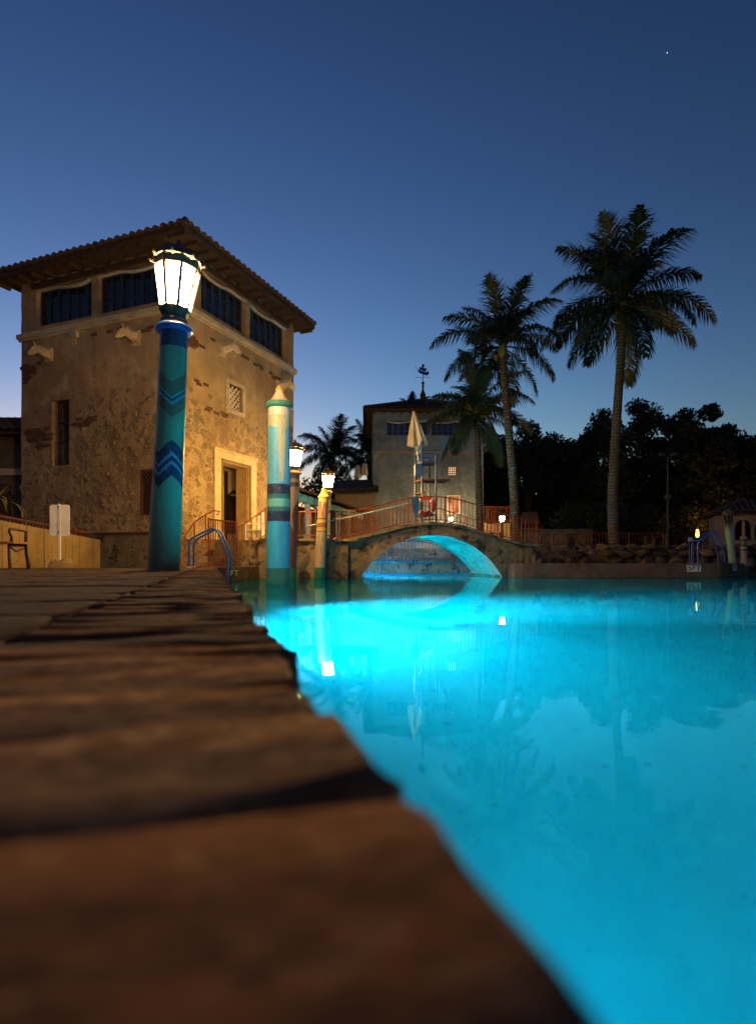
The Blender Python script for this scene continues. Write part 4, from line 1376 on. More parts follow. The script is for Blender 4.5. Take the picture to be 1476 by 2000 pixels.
# folded parasol
ub = thing('folded_parasol', 'closed beige parasol fixed to the back of the lifeguard chair', 'parasol', (X(817, 17.3), 17.3, zb + top(905)))
zt_ = Z(806, 17.3) - zb - top(905)
zl = Z(872, 17.3) - zb - top(905)
MB().tube([(0, 0, 0), (-.14, 0, zt_)], .018, 8).build('pole', M['steel'], ub)
cp = MB()
nn = 16
rows = []
for i in range(9):
    u = i / 8
    row = []
    for k in range(nn):
        a = 2 * PI * k / nn
        rr = (.03 + .22 * u ** .85) * (1 + (.32 if k % 2 else -.28) * min(1, u * 2)) 
        zq = zt_ - (zt_ - zl) * u + (.04 if k % 2 else -.03) * u
        row.append((-.14 * (1 - .8 * u) + rr * math.cos(a), rr * math.sin(a) * .8, zq))
    rows += row
cp.add(rows, [(i * nn + k, i * nn + (k + 1) % nn, (i + 1) * nn + (k + 1) % nn, (i + 1) * nn + k) for i in range(8) for k in range(nn)])
cp.build('canopy', M['canvas'], ub)
MB().lathe([(.035, 0), (.035, .05), (0, .08)], 8, (-.14, 0, zt_ - .02)).build('cap', M['canvas'], ub)
# life ring
lr = thing('life_ring', 'red life ring hung on the lifeguard chair above the bridge railing', 'life ring', (X(831, 16.85), 16.85, Z(988, 16.85)))
tor = MB()
NM, NT_ = 32, 10
vs = [((.225 + .065 * math.cos(b)) * math.cos(a), .055 * math.sin(b), (.225 + .065 * math.cos(b)) * math.sin(a)) for a in [2 * PI * i / NM for i in range(NM)] for b in [2 * PI * j / NT_ for j in range(NT_)]]
tor.add(vs, [(i * NT_ + j, i * NT_ + (j + 1) % NT_, ((i + 1) % NM) * NT_ + (j + 1) % NT_, ((i + 1) % NM) * NT_ + j) for i in range(NM) for j in range(NT_)], True)
tor.build('ring', M['red_plastic'], lr)
for k in range(4):
    a = PI / 4 + k * PI / 2
    MB().tube([(.225 * math.cos(a - .12), 0, .225 * math.sin(a - .12)), (.225 * math.cos(a + .12), 0, .225 * math.sin(a + .12))], .071, 12, False).build('band', M['white_paint'], lr)
MB().tube([(-.12, 0, .24), (-.02, .03, .48), (.1, 0, .25)], .006, 5).build('rope', M['white_paint'], lr)
# skimmer net and its long pole along the railing
sk = thing('pool_net', 'blue skimmer net with long pale pole resting along the bridge railing', 'pool net', (X(806, 16.3), 16.3 - .12, Z(972, 16.3)))
o_ = Vector(sk.location)
pp = [Vector((X(598, 15.75), 15.78, Z(1028, 15.7))) - o_, Vector((X(700, 16.0), 16.0, Z(1006, 16.0))) - o_, Vector((X(797, 16.26), 16.16, Z(984, 16.3))) - o_]
MB().tube(pp, .018, 8).build('pole', M['pole_paint'], sk)
nb = MB()
prof = [(-.05, 0), (.16, .01), (.19, -.25), (.13, -.5), (.06, -.52), (-.03, -.3)]
nb.add([(a, -.03 + .03 * math.sin(i * 2.1), b) for i, (a, b) in enumerate(prof)] + [(a * .9, .06 + .03 * math.cos(i * 1.7), b * .98) for i, (a, b) in enumerate(prof)],
       [tuple(range(6)), tuple(range(11, 5, -1))] + [(i, (i + 1) % 6, 6 + (i + 1) % 6, 6 + i) for i in range(6)], False)
nb.build('net', M['blue_net'], sk)


# ------------------------------------------------------------------ ladders, depth marks
def ladder(label, loc, rz, sp=.5, flip=1, scale=1.0):
    t = thing('pool_ladder', label, 'pool ladder', loc, rz, 'blue pool ladders')
    prof = [(0, 0), (0, .5), (.015, .58), (.06, .65), (.14, .70), (.47, .875), (.55, .885), (.61, .85), (.66, .78), (.84, .34), (.87, .22), (.87, -1.2)]
    for k in (0, 1):
        MB().tube([(a * flip * scale, k * sp, b) for a, b in prof], .026, 10).build('handrail', M['blue_paint'], t)
    for i, zq in enumerate((-.42, -.7, -.98)):
        MB().beam((.87 * flip * scale, .026, zq), (.87 * flip * scale, sp - .026, zq), .1, .03).build('tread', M['blue_paint'], t)
    for k in (0, 1):
        MB().lathe([(.055, 0), (.05, .015), (.03, .02)], 12, (0, k * sp, .002)).build('foot_flange', M['steel'], t)
    return t


ladder('blue pool ladder at the far end of the deck, in front of the stone steps', (X(369, 13.35), 13.35, .3), RZ * .3, .48)
ladder('blue pool ladder on the far right bank, beside the depth mark', (X(1362, 16.85), 16.85, .385), math.radians(-8), .45, 1, .82)


def depth_mark(label, loc, rz, wd, hg, backing, size, ink, parent=None):
    t = thing('depth_mark', label, 'depth marking', loc, rz, 'depth markings')
    if backing: MB().box(-wd / 2, wd / 2, -.012, .0, -hg / 2, hg / 2).build('plate', M['white_paint'], t)
    cu = bpy.data.curves.new('lettering', 'FONT')
    cu.body = '5FT'
    cu.size = size
    cu.align_x, cu.align_y = 'CENTER', 'CENTER'
    cu.extrude = .002
    cu.offset = .0035 * size / .2
    cu.space_character = 1.12
    cu.materials.append(ink)
    o = link('lettering', cu)
    dg = bpy.context.evaluated_depsgraph_get()
    me = bpy.data.meshes.new_from_object(o.evaluated_get(dg))
    bpy.data.objects.remove(o)
    link('lettering', me, t, (0, -.016 if backing else -.004, 0), (PI / 2, 0, 0))
    return t


depth_mark('white 5FT depth plate on the far right bank, left of the ladder', (X(1355, 16.43), 16.455, Z(1110, 16.54)), math.radians(-3), .38, .19, True, .2, M['black'])
depth_mark('narrow 5FT depth plate on the bank beside the pale blue post', (X(1428, 17.25), 17.12, Z(1108, 17.1)), math.radians(45), .38, .19, True, .2, M['black'])
depth_mark('faint white 5FT lettering on the end coping below the steps gate', (-3.375, 13.652, .165), math.atan2(.24, .45), .3, .15, False, .17, M['grey_paint'])

# white garden chair on the landing
ch = thing('garden_chair', 'white slatted garden chair on the landing beside the tower door', 'chair', (X(507, 17.6), 17.6, 1.0), math.radians(-20))
for i in range(5):
    u = (i - 2) / 2
    hgt = .98 - .14 * u * u
    MB().beam((u * .21, .22, .28), (u * .27, .42, hgt), .095, .02, (0, -1, .3)).build('back_slat', M['white_paint'], ch)
for i in range(5):
    MB().box(-.25, .25, -.3 + i * .1, -.215 + i * .1, .36 - i * .022, .38 - i * .022).build('seat_slat', M['white_paint'], ch)
for sx in (-1, 1):
    MB().box(sx * .27 - .02, sx * .27 + .02, -.32, -.25, 0, .56).build('leg', M['white_paint'], ch)
    MB().beam((sx * .27, -.28, .32), (sx * .27, .45, .04), .03, .11).build('leg', M['white_paint'], ch)
    MB().box(sx * .3 - .06, sx * .3 + .06, -.38, .34, .56, .585).build('armrest', M['white_paint'], ch)

# ------------------------------------------------------------------ far left: ramp wall, sign, bench, plants
xw = -8.06
RW = thing('ramp_wall', 'board marked concrete ramp wall behind the bench and sign, stepping down to the right', 'wall', (xw, 10.5, .3))
r_ = random.Random(8)
y = 0.0
while y < 6.2:
    ln = r_.uniform(.28, .46)
    zt_ = 1.13 - .055 * y
    pr = r_.uniform(0, .012)
    MB().add([(-.25, y, -.1), (pr, y, -.1), (pr, y + ln - .014, -.1), (-.25, y + ln - .014, -.1), (-.25, y, zt_), (pr, y, zt_), (pr, y + ln - .014, zt_ - .055 * ln), (-.25, y + ln - .014, zt_ - .055 * ln)],
             [(4, 5, 6, 7), (0, 1, 5, 4), (1, 2, 6, 5), (2, 3, 7, 6), (3, 0, 4, 7)]).build('panel', M['concrete'], RW)
    y += ln
rr_ = thing('ramp_railing', 'dark brown railing along the top of the concrete ramp wall', 'railing', (xw - .14, 10.5, 0))
MB().tube([(0, 0, 1.54), (0, 6.5, 1.22)], .03, 8).build('top_rail', M['dark_wood'], rr_)
for i in range(46):
    yy = .1 + i * .14
    zt_ = 1.54 - .32 * yy / 6.5
    MB().box(-.012, .012, yy - .012, yy + .012, 1.36 - .055 * yy, zt_).build('baluster', M['dark_wood'], rr_)
for i, (px, d, ztp) in enumerate(((112, 15.0, 1044), (130, 15.6, 1040), (146, 16.4, 1032), (157, 16.9, 1030))):
    t = thing('rusty_post', ['rust red slanting post right behind the blank sign pole', 'rust red upright post second from the blank sign', 'rust red upright post in front of the tower plinth, second from right', 'rust red upright post rightmost, where the ramp wall ends'][i], 'post', (X(px, d), d, .2))
    MB().box(-.045, .045, -.045, .045, 0, Z(ztp, d) - .2).build('shaft', M['rust_paint'], t)
    MB().box(-.06, .06, -.06, .06, 0, .05).build('base', M['rust_paint'], t)
PL = thing('plinth_wall', 'low mottled stone parapet with dark cap along the left face of the big tower', 'wall')
pa_, pb_ = Vector((X(160, 18.4), 18.4, .1)), Vector((X(352, 16.9), 16.9, .1))
MB().beam(pa_ + Vector((0, 0, .55)), pb_ + Vector((0, 0, .5)), .3, 1.25).build('wall', M['mossy_stone'], PL)
MB().beam(pa_ + Vector((0, 0, 1.2)), pb_ + Vector((0, 0, 1.15)), .36, .07).build('cap', M['dark_wood'], PL)

sg = thing('blank_sign', 'blank white sign seen from behind, on a short pole with rough base', 'sign', (X(119, 12.2), 12.2, .3))
zt_, zb_ = Z(986, 12.2) - .3, Z(1047, 12.2) - .3
hw = .205
corner = [(-hw + .03, zb_), (hw - .03, zb_), (hw, zb_ + .03), (hw, zt_ - .03), (hw - .03, zt_), (-hw + .03, zt_), (-hw, zt_ - .03), (-hw, zb_ + .03)]
sp_ = MB().add([(a - .02, 0, b) for a, b in corner] + [(a - .02, .012, b) for a, b in corner], [tuple(range(8)), tuple(range(15, 7, -1))] + [(i, (i + 1) % 8, 8 + (i + 1) % 8, 8 + i) for i in range(8)])
sp_.build('panel', M['white_paint'], sg)
MB().beam((-.005, -.02, 0), (-.02, -.02, zt_ + .02), .045, .03, (0, 1, 0)).build('pole', M['white_paint'], sg)
for zq in (zt_ - .06, zb_ + .06):
    MB().lathe([(.014, 0), (.014, .03), (0, .035)], 8, (-.018, -.05, zq)).build('bolt', M['dark_iron'], sg)
bs_ = stone_mesh('base_block', M['concrete'], 91, 6, .5, .5)
link('base_block', bs_, sg, (0, 0, .1), (0, 0, .4), (.42, .34, 1))
link('base_block', bs_, sg, (.05, .02, .15), (0, 0, 1.2), (.26, .22, 1))

bn = thing('park_bench', 'backless bench with curled black iron arm and wooden slats, cut off by the left edge', 'bench', (X(38, 10.1), 10.1, .3), math.radians(4))
for xo in (0, -1.6):
    e = MB()
    e.tube([(xo, -.27, 0), (xo - .03, -.25, .22), (xo - .06, -.2, .40), (xo - .06, .25, .42)], [.028, .026, .026, .024], 8)
    e.tube([(xo, .33, 0), (xo - .02, .28, .25), (xo - .02, .26, .42), (xo - .04, .31, .66)], .026, 8)
    e.tube([(xo - .03, -.2, .44), (xo + .02, -.27, .54), (xo + .0, -.3, .62), (xo - .05, -.2, .68), (xo - .05, .05, .68), (xo - .05, .33, .66)], .02, 8)
    e.tube([(xo - .04, -.2, .38), (xo - .04, -.02, .3), (xo - .04, .24, .36)], .016, 8)
    e.build('iron_end', M['dark_iron'], bn)
for i in range(6):
    MB().box(-1.66, .05, -.27 + i * .092, -.195 + i * .092, .435, .47).build('seat_slat', M['warm_wood'], bn)
yc = thing('yucca_plant', 'arching yellow green palm-like plant behind the ramp wall at the left edge', 'plant', (-8.72, 13.4, .3))
MB().tube([(0, 0, 0), (0, 0, 1.5)], [.07, .05], 8).build('stem', M['bark'], yc)
MB().lathe([(.0, 0), (.3, .0), (.36, .5), (.38, .8), (.33, .82), (.0, .8)], 16).build('planter', M['warm_wood'], yc)
r_ = random.Random(4)
for i in range(26):
    a = 2 * PI * i / 26 + r_.uniform(-.2, .2)
    e0 = r_.uniform(.2, 1.15)
    ln = r_.uniform(.75, 1.15)
    pts, ww = [], []
    p = Vector((0, 0, 1.45))
    for k in range(8):
        th = e0 - 2.1 * (k / 7) ** 1.4
        pts.append(p.copy())
        p += Vector((math.cos(a) * math.cos(th), math.sin(a) * math.cos(th), math.sin(th))) * ln / 7
    mb = MB()
    sd = Vector((-math.sin(a), math.cos(a), 0))
    vs = []
    for k, q in enumerate(pts):
        wq = .028 * math.sin(PI * (k + .6) / 8.2)
        vs += [q - sd * wq, q + sd * wq]
    mb.add(vs, [(2 * k, 2 * k + 1, 2 * k + 3, 2 * k + 2) for k in range(7)], True)
    mb.build('leaf', M['yucca_leaf'], yc)

# ------------------------------------------------------------------ low wings and small buildings
LWg = thing('side_wing', 'dark low wing with tiled roof at the far left, behind the big tower', 'building', (-20, 20.5, 0))
MB().box(0, 7.4, 1.2, 6, .1, 5.22).build('wall', layered('dim_plaster', (.16, .12, .085), [((.10, .08, .06), 1.5, .4, .7)], .9, [(12, .5, .02)]), LWg)
MB().box(3, 7.3, 1.05, 1.198, 3.6, 3.85).build('lintel', M['cream_stone'], LWg)
MB().box(5.3, 6.5, 1.1, 1.197, .3, 3.3).build('door', M['dark_wood'], LWg)
rfm = MB()
y0_, y1_ = .6, 4.0
ze, zr_ = 5.1, 6.4
rfm.add([(0, y0_, ze), (7.6, y0_, ze), (7.6, y1_, zr_), (0, y1_, zr_), (0, y0_, ze - .1), (7.6, y0_, ze - .1), (7.6, y1_, zr_ - .1), (0, y1_, zr_ - .1)], [(0, 1, 2, 3), (7, 6, 5, 4), (0, 4, 5, 1), (1, 5, 6, 2)])
rf_ = rfm.build('roof', M['timber'], LWg)
up = Vector((0, y1_ - y0_, zr_ - ze)).normalized()
for i in range(26):
    for k in range(7):
        p = Vector((.15 + i * .29, y0_ - .05, ze + .03)) + up * (.42 * k)
        o = link('roof_tile', TILE, rf_, p)
        o.rotation_euler.x = math.atan2(up.z, up.y)
# wing running back from the big tower towards the far tower
SW = thing('arcade_wing', 'low arcaded wing with eaves beam coloured turquoise as if lit by the pool between the two towers', 'building')
q0, q1 = Vector((-3.71, 24.0, 0)), Vector((-1.03, 36.2, 0))
dv = (q1 - q0).normalized()
nv = Vector((-dv.y, dv.x, 0))
MB().beam(q0 + Vector((0, 0, 3.22)), q1 + Vector((0, 0, 3.22)), .22, .34).build('eaves_beam', layered('green_white_beam', (.20, .50, .45), [((.07, .22, .22), 4, .45, .62)], .8, [(20, .5, .01)]), SW)  # the pool's turquoise glow is put into the beam's colour
for i in range(6):
    p = q0.lerp(q1, (i + .05) / 5.2)
    MB().box(p.x - .11, p.x + .11, p.y - .11, p.y + .11, .9, 3.05).build('column', M['grey_paint'], SW)
MB().beam(q0 + nv * 2.2 + Vector((0, 0, 2.1)), q1 + nv * 2.2 + Vector((0, 0, 2.1)), .3, 2.6).build('wall', layered('shade_plaster', (.2, .19, .16), [((.12, .11, .1), 2, .4, .7)], .9), SW)
for i in range(5):
    p = q0.lerp(q1, (i + .55) / 5.4) + nv * 2.03
    MB().beam(p - dv * .5 + Vector((0, 0, 1.95)), p + dv * .5 + Vector((0, 0, 1.95)), .06, 1.9).build('door', M['grey_paint'] if i % 2 else M['dark_wood'], SW)
up = (nv * math.cos(.33) + Vector((0, 0, 1)) * math.sin(.33))
rs = MB()
e0_, e1_ = q0 - nv * .25 + Vector((0, 0, 3.42)), q1 - nv * .25 + Vector((0, 0, 3.42))
rs.add([e0_, e1_, e1_ + up * 4.2, e0_ + up * 4.2], [(0, 1, 2, 3)])
rs.add([p_ - Vector((0, 0, .08)) for p_ in (e0_, e1_, e1_ + up * 4.2, e0_ + up * 4.2)], [(3, 2, 1, 0)])
rsf = rs.build('roof', M['timber'], SW)
rotm = Matrix((dv, up, dv.cross(up))).transposed().to_euler()
k = int((e1_ - e0_).length / .3)
rest = MB()
for i in range(k):
    b = e0_ + dv * (.15 + i * .3)
    o = link('roof_tile', TILE, rsf, b - up * .06 + dv.cross(up) * .02)
    o.rotation_euler = rotm
    rest.tube([b + up * .34 + dv.cross(up) * .03, b + up * 4.2 + dv.cross(up) * .03], .11, 7, True)
rest.build('upper_tiles', M['tile'], rsf)['kind'] = 'stuff'
AN = thing('tower_annex', 'small tan annex with tiled roof edge, left of the pale tower', 'building', (X(655, 37), 36.8, 0))
MB().box(0, 2.45, 0, 3, .9, Z(966, 37)).box(.01, 2.44, .7, 2.99, Z(966, 37) + .001, Z(964, 37) + .22).build('wall', layered('annex_plaster', (.36, .27, .18), [((.25, .19, .13), 1.5, .4, .7)], .9, [(10, .4, .02)]), AN)
zr_ = Z(964, 37)
ra = MB()
ra.add([(-.3, -.35, zr_), (2.7, -.35, zr_ + .1), (2.7, 3, zr_ + 1.3), (-.3, 3, zr_ + 1.2), (-.3, -.35, zr_ - .1), (2.7, -.35, zr_), (2.7, 3, zr_ + 1.2), (-.3, 3, zr_ + 1.1)], [(0, 1, 2, 3), (7, 6, 5, 4), (0, 4, 5, 1), (1, 5, 6, 2), (3, 7, 4, 0)])
rao = ra.build('roof', M['timber'], AN)
for i in range(10):
    o = link('roof_tile', TILE, rao, (-.15 + i * .29, -.42, zr_ + .03 + .01 * i), (.34, 0, 0), (1.1, 1.1, 1.1))
# annex right of the far tower: lit wall with red balcony above
BA = thing('lit_annex', 'warmly lit low annex wall under the red balcony, right of the pale tower', 'building', (X(945, 37.2), 37.2, 0))
wl = layered('ochre_plaster', (.46, .34, .18), [((.33, .24, .12), 1.3, .4, .7)], .9, [(10, .4, .02)])
za = Z(1022, 37.2)
MB().box(.0, 1.75, .0, 4, .9, za - .4).build('wall', wl, BA)
MB().box(-.05, 1.85, -.12, 4, za - .398, za).build('parapet', wl, BA)
for (a, b) in ((.35, .62), (.95, 1.22)):
    MB().box(a, b, -.03, -.001, 1.0, 2.3).build('door', M['dark_wood'], BA)
railing('balcony_railing', 'bright rust red balcony railing on top of the lit annex', [(X(945, 37.1), 37.12, za + .01), (X(999, 37.1), 37.12, za + .01)], Z(990, 37.1) - za, .14, .1, rail=.07, bal=.026)
# lit wooden house glimpsed between the trees
HO = thing('timber_house', 'small amber lit timber house glimpsed right of the leaning palm', 'house', (X(1018, 48), 48, 0))
zf = lambda y_: Z(y_, 48)
MB().box(0, 1.6, 0, 3, .9, zf(1032)).build('wall', layered('amber_plaster', (.40, .26, .10), [], .9), HO)
MB().box(-.3, 1.7, -.5, 3, zf(1032) + .002, zf(1024)).build('canopy', M['dark_wood'], HO)
MB().add([(-.1, -.2, zf(1024) + .003), (1.5, -.2, zf(1024) + .003), (1.4, .6, zf(998)), (.2, .6, zf(1000)), (1.5, 3, zf(1024) + .003), (-.1, 3, zf(1024) + .003)], [(0, 1, 2, 3), (1, 4, 2), (2, 4, 5, 3), (3, 5, 0)]).build('roof', M['warm_wood'], HO)
for (a, b, c, d) in ((.15, .4, 1050, 1037), (.75, .92, 1060, 1037), (1.15, 1.35, 1058, 1040)):
    wq = MB().box(a, b, -.03, -.001, zf(c), zf(d)).build('window', M['house_glow'], HO)
    MB().box(a - .04, a - .001, -.06, -.001, zf(c), zf(d)).build('frame', M['dark_wood'], wq)
DH = thing('dim_house', 'dim tan house with one dark window, behind the trees beside the pale tower', 'house', (X(948, 60), 60, 0))
MB().box(0, 3.6, 0, 4, .9, Z(925, 60)).build('wall', layered('dim_tan', (.26, .2, .12), [((.18, .14, .08), 1, .4, .7)], .9), DH)
MB().add([(-.3, -.3, Z(925, 60)), (3.9, -.3, Z(925, 60)), (3.9, 4, Z(925, 60)), (-.3, 4, Z(925, 60)), (1.8, 1.8, Z(903, 60))], [(0, 1, 4), (1, 2, 4), (2, 3, 4), (3, 0, 4)]).build('roof', M['tile'], DH)
wq = MB().box(1.25, 1.85, -.05, -.001, Z(980, 60), Z(962, 60)).build('window', M['glass_dark'], DH)
MB().box(1.15, 1.249, -.07, -.001, Z(982, 60), Z(960, 60)).build('frame', M['cream_stone'], wq)
# small arcade pavilion at the right edge
AP = thing('arcade_pavilion', 'small pale arcade pavilion with tiled hip roof at the right edge', 'pavilion', (X(1396, 36), 36, 0), -.40)
ze = Z(1007, 36)
aw_ = layered('grey_plaster', (.30, .27, .22), [((.2, .18, .15), 1.4, .4, .7)], .9, [(10, .4, .02)])
MB().box(0, .95, 0, .35, .3, ze).build('wall', aw_, AP)
MB().box(-.004, .3, .352, 3.2, .3, ze).build('wall', aw_, AP)
MB().box(.96, 4.8, -.02, .33, .3, Z(1056, 36)).build('parapet', aw_, AP)
for k in range(3):
    x0_ = .96 + k * 1.02
    zc_, rr0 = Z(1030, 36), .42
    mb = MB()
    pts = []
    for i in range(13):
        a = PI - PI * i / 12
        pts.append((x0_ + .51 + rr0 * math.cos(a), zc_ + rr0 * math.sin(a)))
    vs = [(p[0], o, p[1]) for o in (0, .33) for p in pts] + [(p[0], o, ze) for o in (0, .33) for p in pts]
    nn = 13
    fs = []
    for i in range(12):
        fs += [(i, i + 1, 2 * nn + i + 1, 2 * nn + i), (nn + i + 1, nn + i, 3 * nn + i, 3 * nn + i + 1), (i + 1, i, nn + i, nn + i + 1)]
    mb.add(vs, fs)
    for e, pxx in ((0, x0_), (12, x0_ + 1.02)):
        xa, xb = sorted((pts[e][0], pxx))
        mb.box(xa, xb, 0, .33, Z(1056, 36) + .001, ze)
    mb.build('arch', aw_, AP)
    MB().lathe([(.12, 0), (.1, .08), (.08, .14), (.075, zc_ - Z(1056, 36) - .1), (.11, zc_ - Z(1056, 36))], 12, (x0_, -.02, Z(1056, 36))).build('column', aw_, AP)
MB().box(.36, 5, 2.9, 3.2, .3, ze).build('wall', M['interior'], AP)
hip_roof(AP, -.3, 5.2, -.35, 3.6, ze + .08, math.radians(24), .32, True, 12)

# ------------------------------------------------------------------ right bank: rocks, railing, signs
RK = thing('rock_wall', 'low rough rock wall along the back of the right bank', 'wall', (4.6, 20.2, .3))
r_ = random.Random(17)
rmesh = []
for k in range(6):
    vs, fs = [], []
    n_, m_ = 8, 5
    for j in range(m_):
        for i in range(n_):
            a = 2 * PI * i / n_
            b = -PI / 2 + PI * j / (m_ - 1)
            q = r_.uniform(.78, 1.08)
            vs.append((math.cos(a) * math.cos(b) * .5 * q, math.sin(a) * math.cos(b) * .5 * q, math.sin(b) * .5 * q))
    for j in range(m_ - 1):
        for i in range(n_): fs.append((j * n_ + i, j * n_ + (i + 1) % n_, (j + 1) * n_ + (i + 1) % n_, (j + 1) * n_ + i))
    rmesh.append(MB().add(vs, fs, k % 2 == 0).mesh('rock', M['rock'] if k % 3 else M['mossy_stone']))
MB().box(-.3, 9.3, .25, .45, -.2, .68).build('backing', M['rock'], RK)
for row, (z_, hh) in enumerate(((.12, .44), (.42, .36), (.63, .24))):
    x_ = -.3 + row * .15
    while x_ < 9.2:
        s_ = r_.uniform(.35, .7)
        link('rock', rmesh[r_.randrange(6)], RK, (x_ + s_ / 2, .2 + r_.uniform(-.08, .1) + row * .06, z_ + r_.uniform(-.04, .04)), (r_.uniform(-.3, .3), r_.uniform(-.3, .3), r_.uniform(0, 6)), (s_ * 1.15, .5, hh))
        x_ += s_ * .93
railing('bank_railing', 'dull rust railing along the terrace above the right rock wall', [(X(1012, 22.5), 22.5, 1.0), (X(1085, 23.5), 23.5, 1.0), (X(1185, 24), 24, 1.0), (X(1300, 25), 25, 1.0)], .62, .16, post_every=11)
MB_ = thing('terrace_kerb', 'low dull stone kerb wall behind the dull rust railing', 'wall', (X(1050, 26), 26.5, 1.0))
MB().box(-.6, 2.6, 0, .35, 0, .92).build('wall', M['rock'], MB_)
bs2 = thing('bank_sign', 'small dark sign on a thin pole standing on the right bank', 'sign', (X(1115, 19.3), 19.3, .38))
MB().tube([(0, 0, 0), (0, 0, Z(1052, 19.3) - .38)], .022, 8).build('pole', M['dark_iron'], bs2)
MB().box(-.11, .11, -.03, -.022, Z(1068, 19.3) - .38, Z(1050, 19.3) - .38).build('panel', M['dark_iron'], bs2)
tp = thing('thin_post', 'thin dark iron post on the right bank, right of the tall palm', 'post', (X(1260, 19.3), 19.3, .38))
MB().tube([(0, 0, 0), (0, 0, .88)], .02, 8).build('shaft', M['dark_iron'], tp)
MB().lathe([(.04, 0), (.03, .02), (.02, .03)], 8).build('base', M['dark_iron'], tp)
sp1 = thing('blue_pole', 'short bright blue leaning pole end on the bank right of the bridge', 'pole', (X(1063, 18), 18, .38))
MB().tube([(0, 0, .0), (-.01, 0, .12), (-.12, .02, .32)], .02, 8).build('shaft', M['blue_paint'], sp1)
MB().lathe([(.03, 0), (.03, .03), (0, .04)], 8).build('foot', M['blue_paint'], sp1)
bt = thing('blue_stand', 'blue box topped stand on thin legs, behind the right bank ladder', 'stand', (X(1358, 18.2), 18.2, .385))
MB().box(-.17, .17, -.15, .15, .68, .8).build('top', M['blue_paint'], bt)
for sx in (-1, 1):
    for sy in (-1, 1): MB().tube([(sx * .14, sy * .12, 0), (sx * .14, sy * .12, .68)], .015, 6).build('leg', M['blue_paint'], bt)
fl = thing('floodlight_mast', 'thin pole with two unlit floodlight heads before the dark trees', 'light pole', (X(1303, 38), 38, 1.0))
hz = Z(893, 38) - 1
MB().tube([(0, 0, 0), (0, 0, hz)], [.07, .045], 10).build('pole', M['mast'], fl)
MB().tube([(-.36, 0, hz + .1), (-.25, 0, hz), (0, 0, hz - .05), (.25, 0, hz), (.36, 0, hz + .1)], .025, 6).build('arm', M['mast'], fl)
for sx in (-1, 1):
    MB().box(sx * .4 - .16, sx * .4 + .16, -.14, .06, hz + .1, hz + .26).build('flood_head', M['mast'], fl)
MB().box(-.16, .16, -.12, .1, Z(975, 38) - 1, Z(966, 38) - 1).build('junction_box', M['mast'], fl)
# small lights in the garden
wl_ = thing('wall_light', 'narrow amber glowing wall light left of the small arcade', 'wall light', (X(1361, 34), 34, 0))
MB().tube([(0, 0, Z(1051, 34)), (0, 0, Z(1045, 34)), (0, 0, Z(1034, 34))], [.06, .1, .06], 8).build('shade', M['amber_glow'], wl_)
MB().box(-.04, .04, .08, .14, 1.0, Z(1033, 34)).build('bracket', M['dark_iron'], wl_)
def uplight(label, px, d, z_, aim, size=.1, pm_='uplight'):
    t = thing('garden_uplight', label, 'garden light', (X(px, d), d, z_), 0, 'garden uplights')
    a = Vector(aim).normalized()
    MB().tube([(0, 0, 0), a * .12, a * .24], [.04, size, size * 1.15], 10).build('housing', M['dark_iron'], t)
    q = a.cross(Vector((1, 0, 0))).normalized()
    p = q.cross(a)
    c = a * .245
    MB().add([c + (q * math.cos(2 * PI * k / 10) + p * math.sin(2 * PI * k / 10)) * size for k in range(10)], [tuple(range(10))]).build('lens', M[pm_], t)
uplight('tiny bright garden light on the bank under the dark trees', 1318, 42, 1.7, (.1, .5, .9))
uplight('hidden garden light at the foot of the orange lit tree by the arcade', 1392, 43.5, 2.6, (.22, .35, 1), .16, 'uplight_strong')
uplight('garden light at the foot of the orange lit trunk', 1272, 44.2, 1.0, (.05, .35, 1), .06)
# pale cylinders under the dark palm by the far tower
for k, px in enumerate((699, 712)):
    t = thing('hanging_cylinder', ('left' if k == 0 else 'right') + ' one of two pale cylinders hanging left of the pale tower', 'hanging cylinder', (X(px, 36), 36, Z(932 - 4 * k, 36)))
    MB().lathe([(.0, 0), (.2, .01), (.2, .05), (.17, .6), (.1, .72), (.0, .74)], 14).build('drum', M['canvas'], t)
    MB().tube([(0, 0, .72), (.05, .1, 1.6)], .015, 5).build('cord', M['dark_iron'], t)


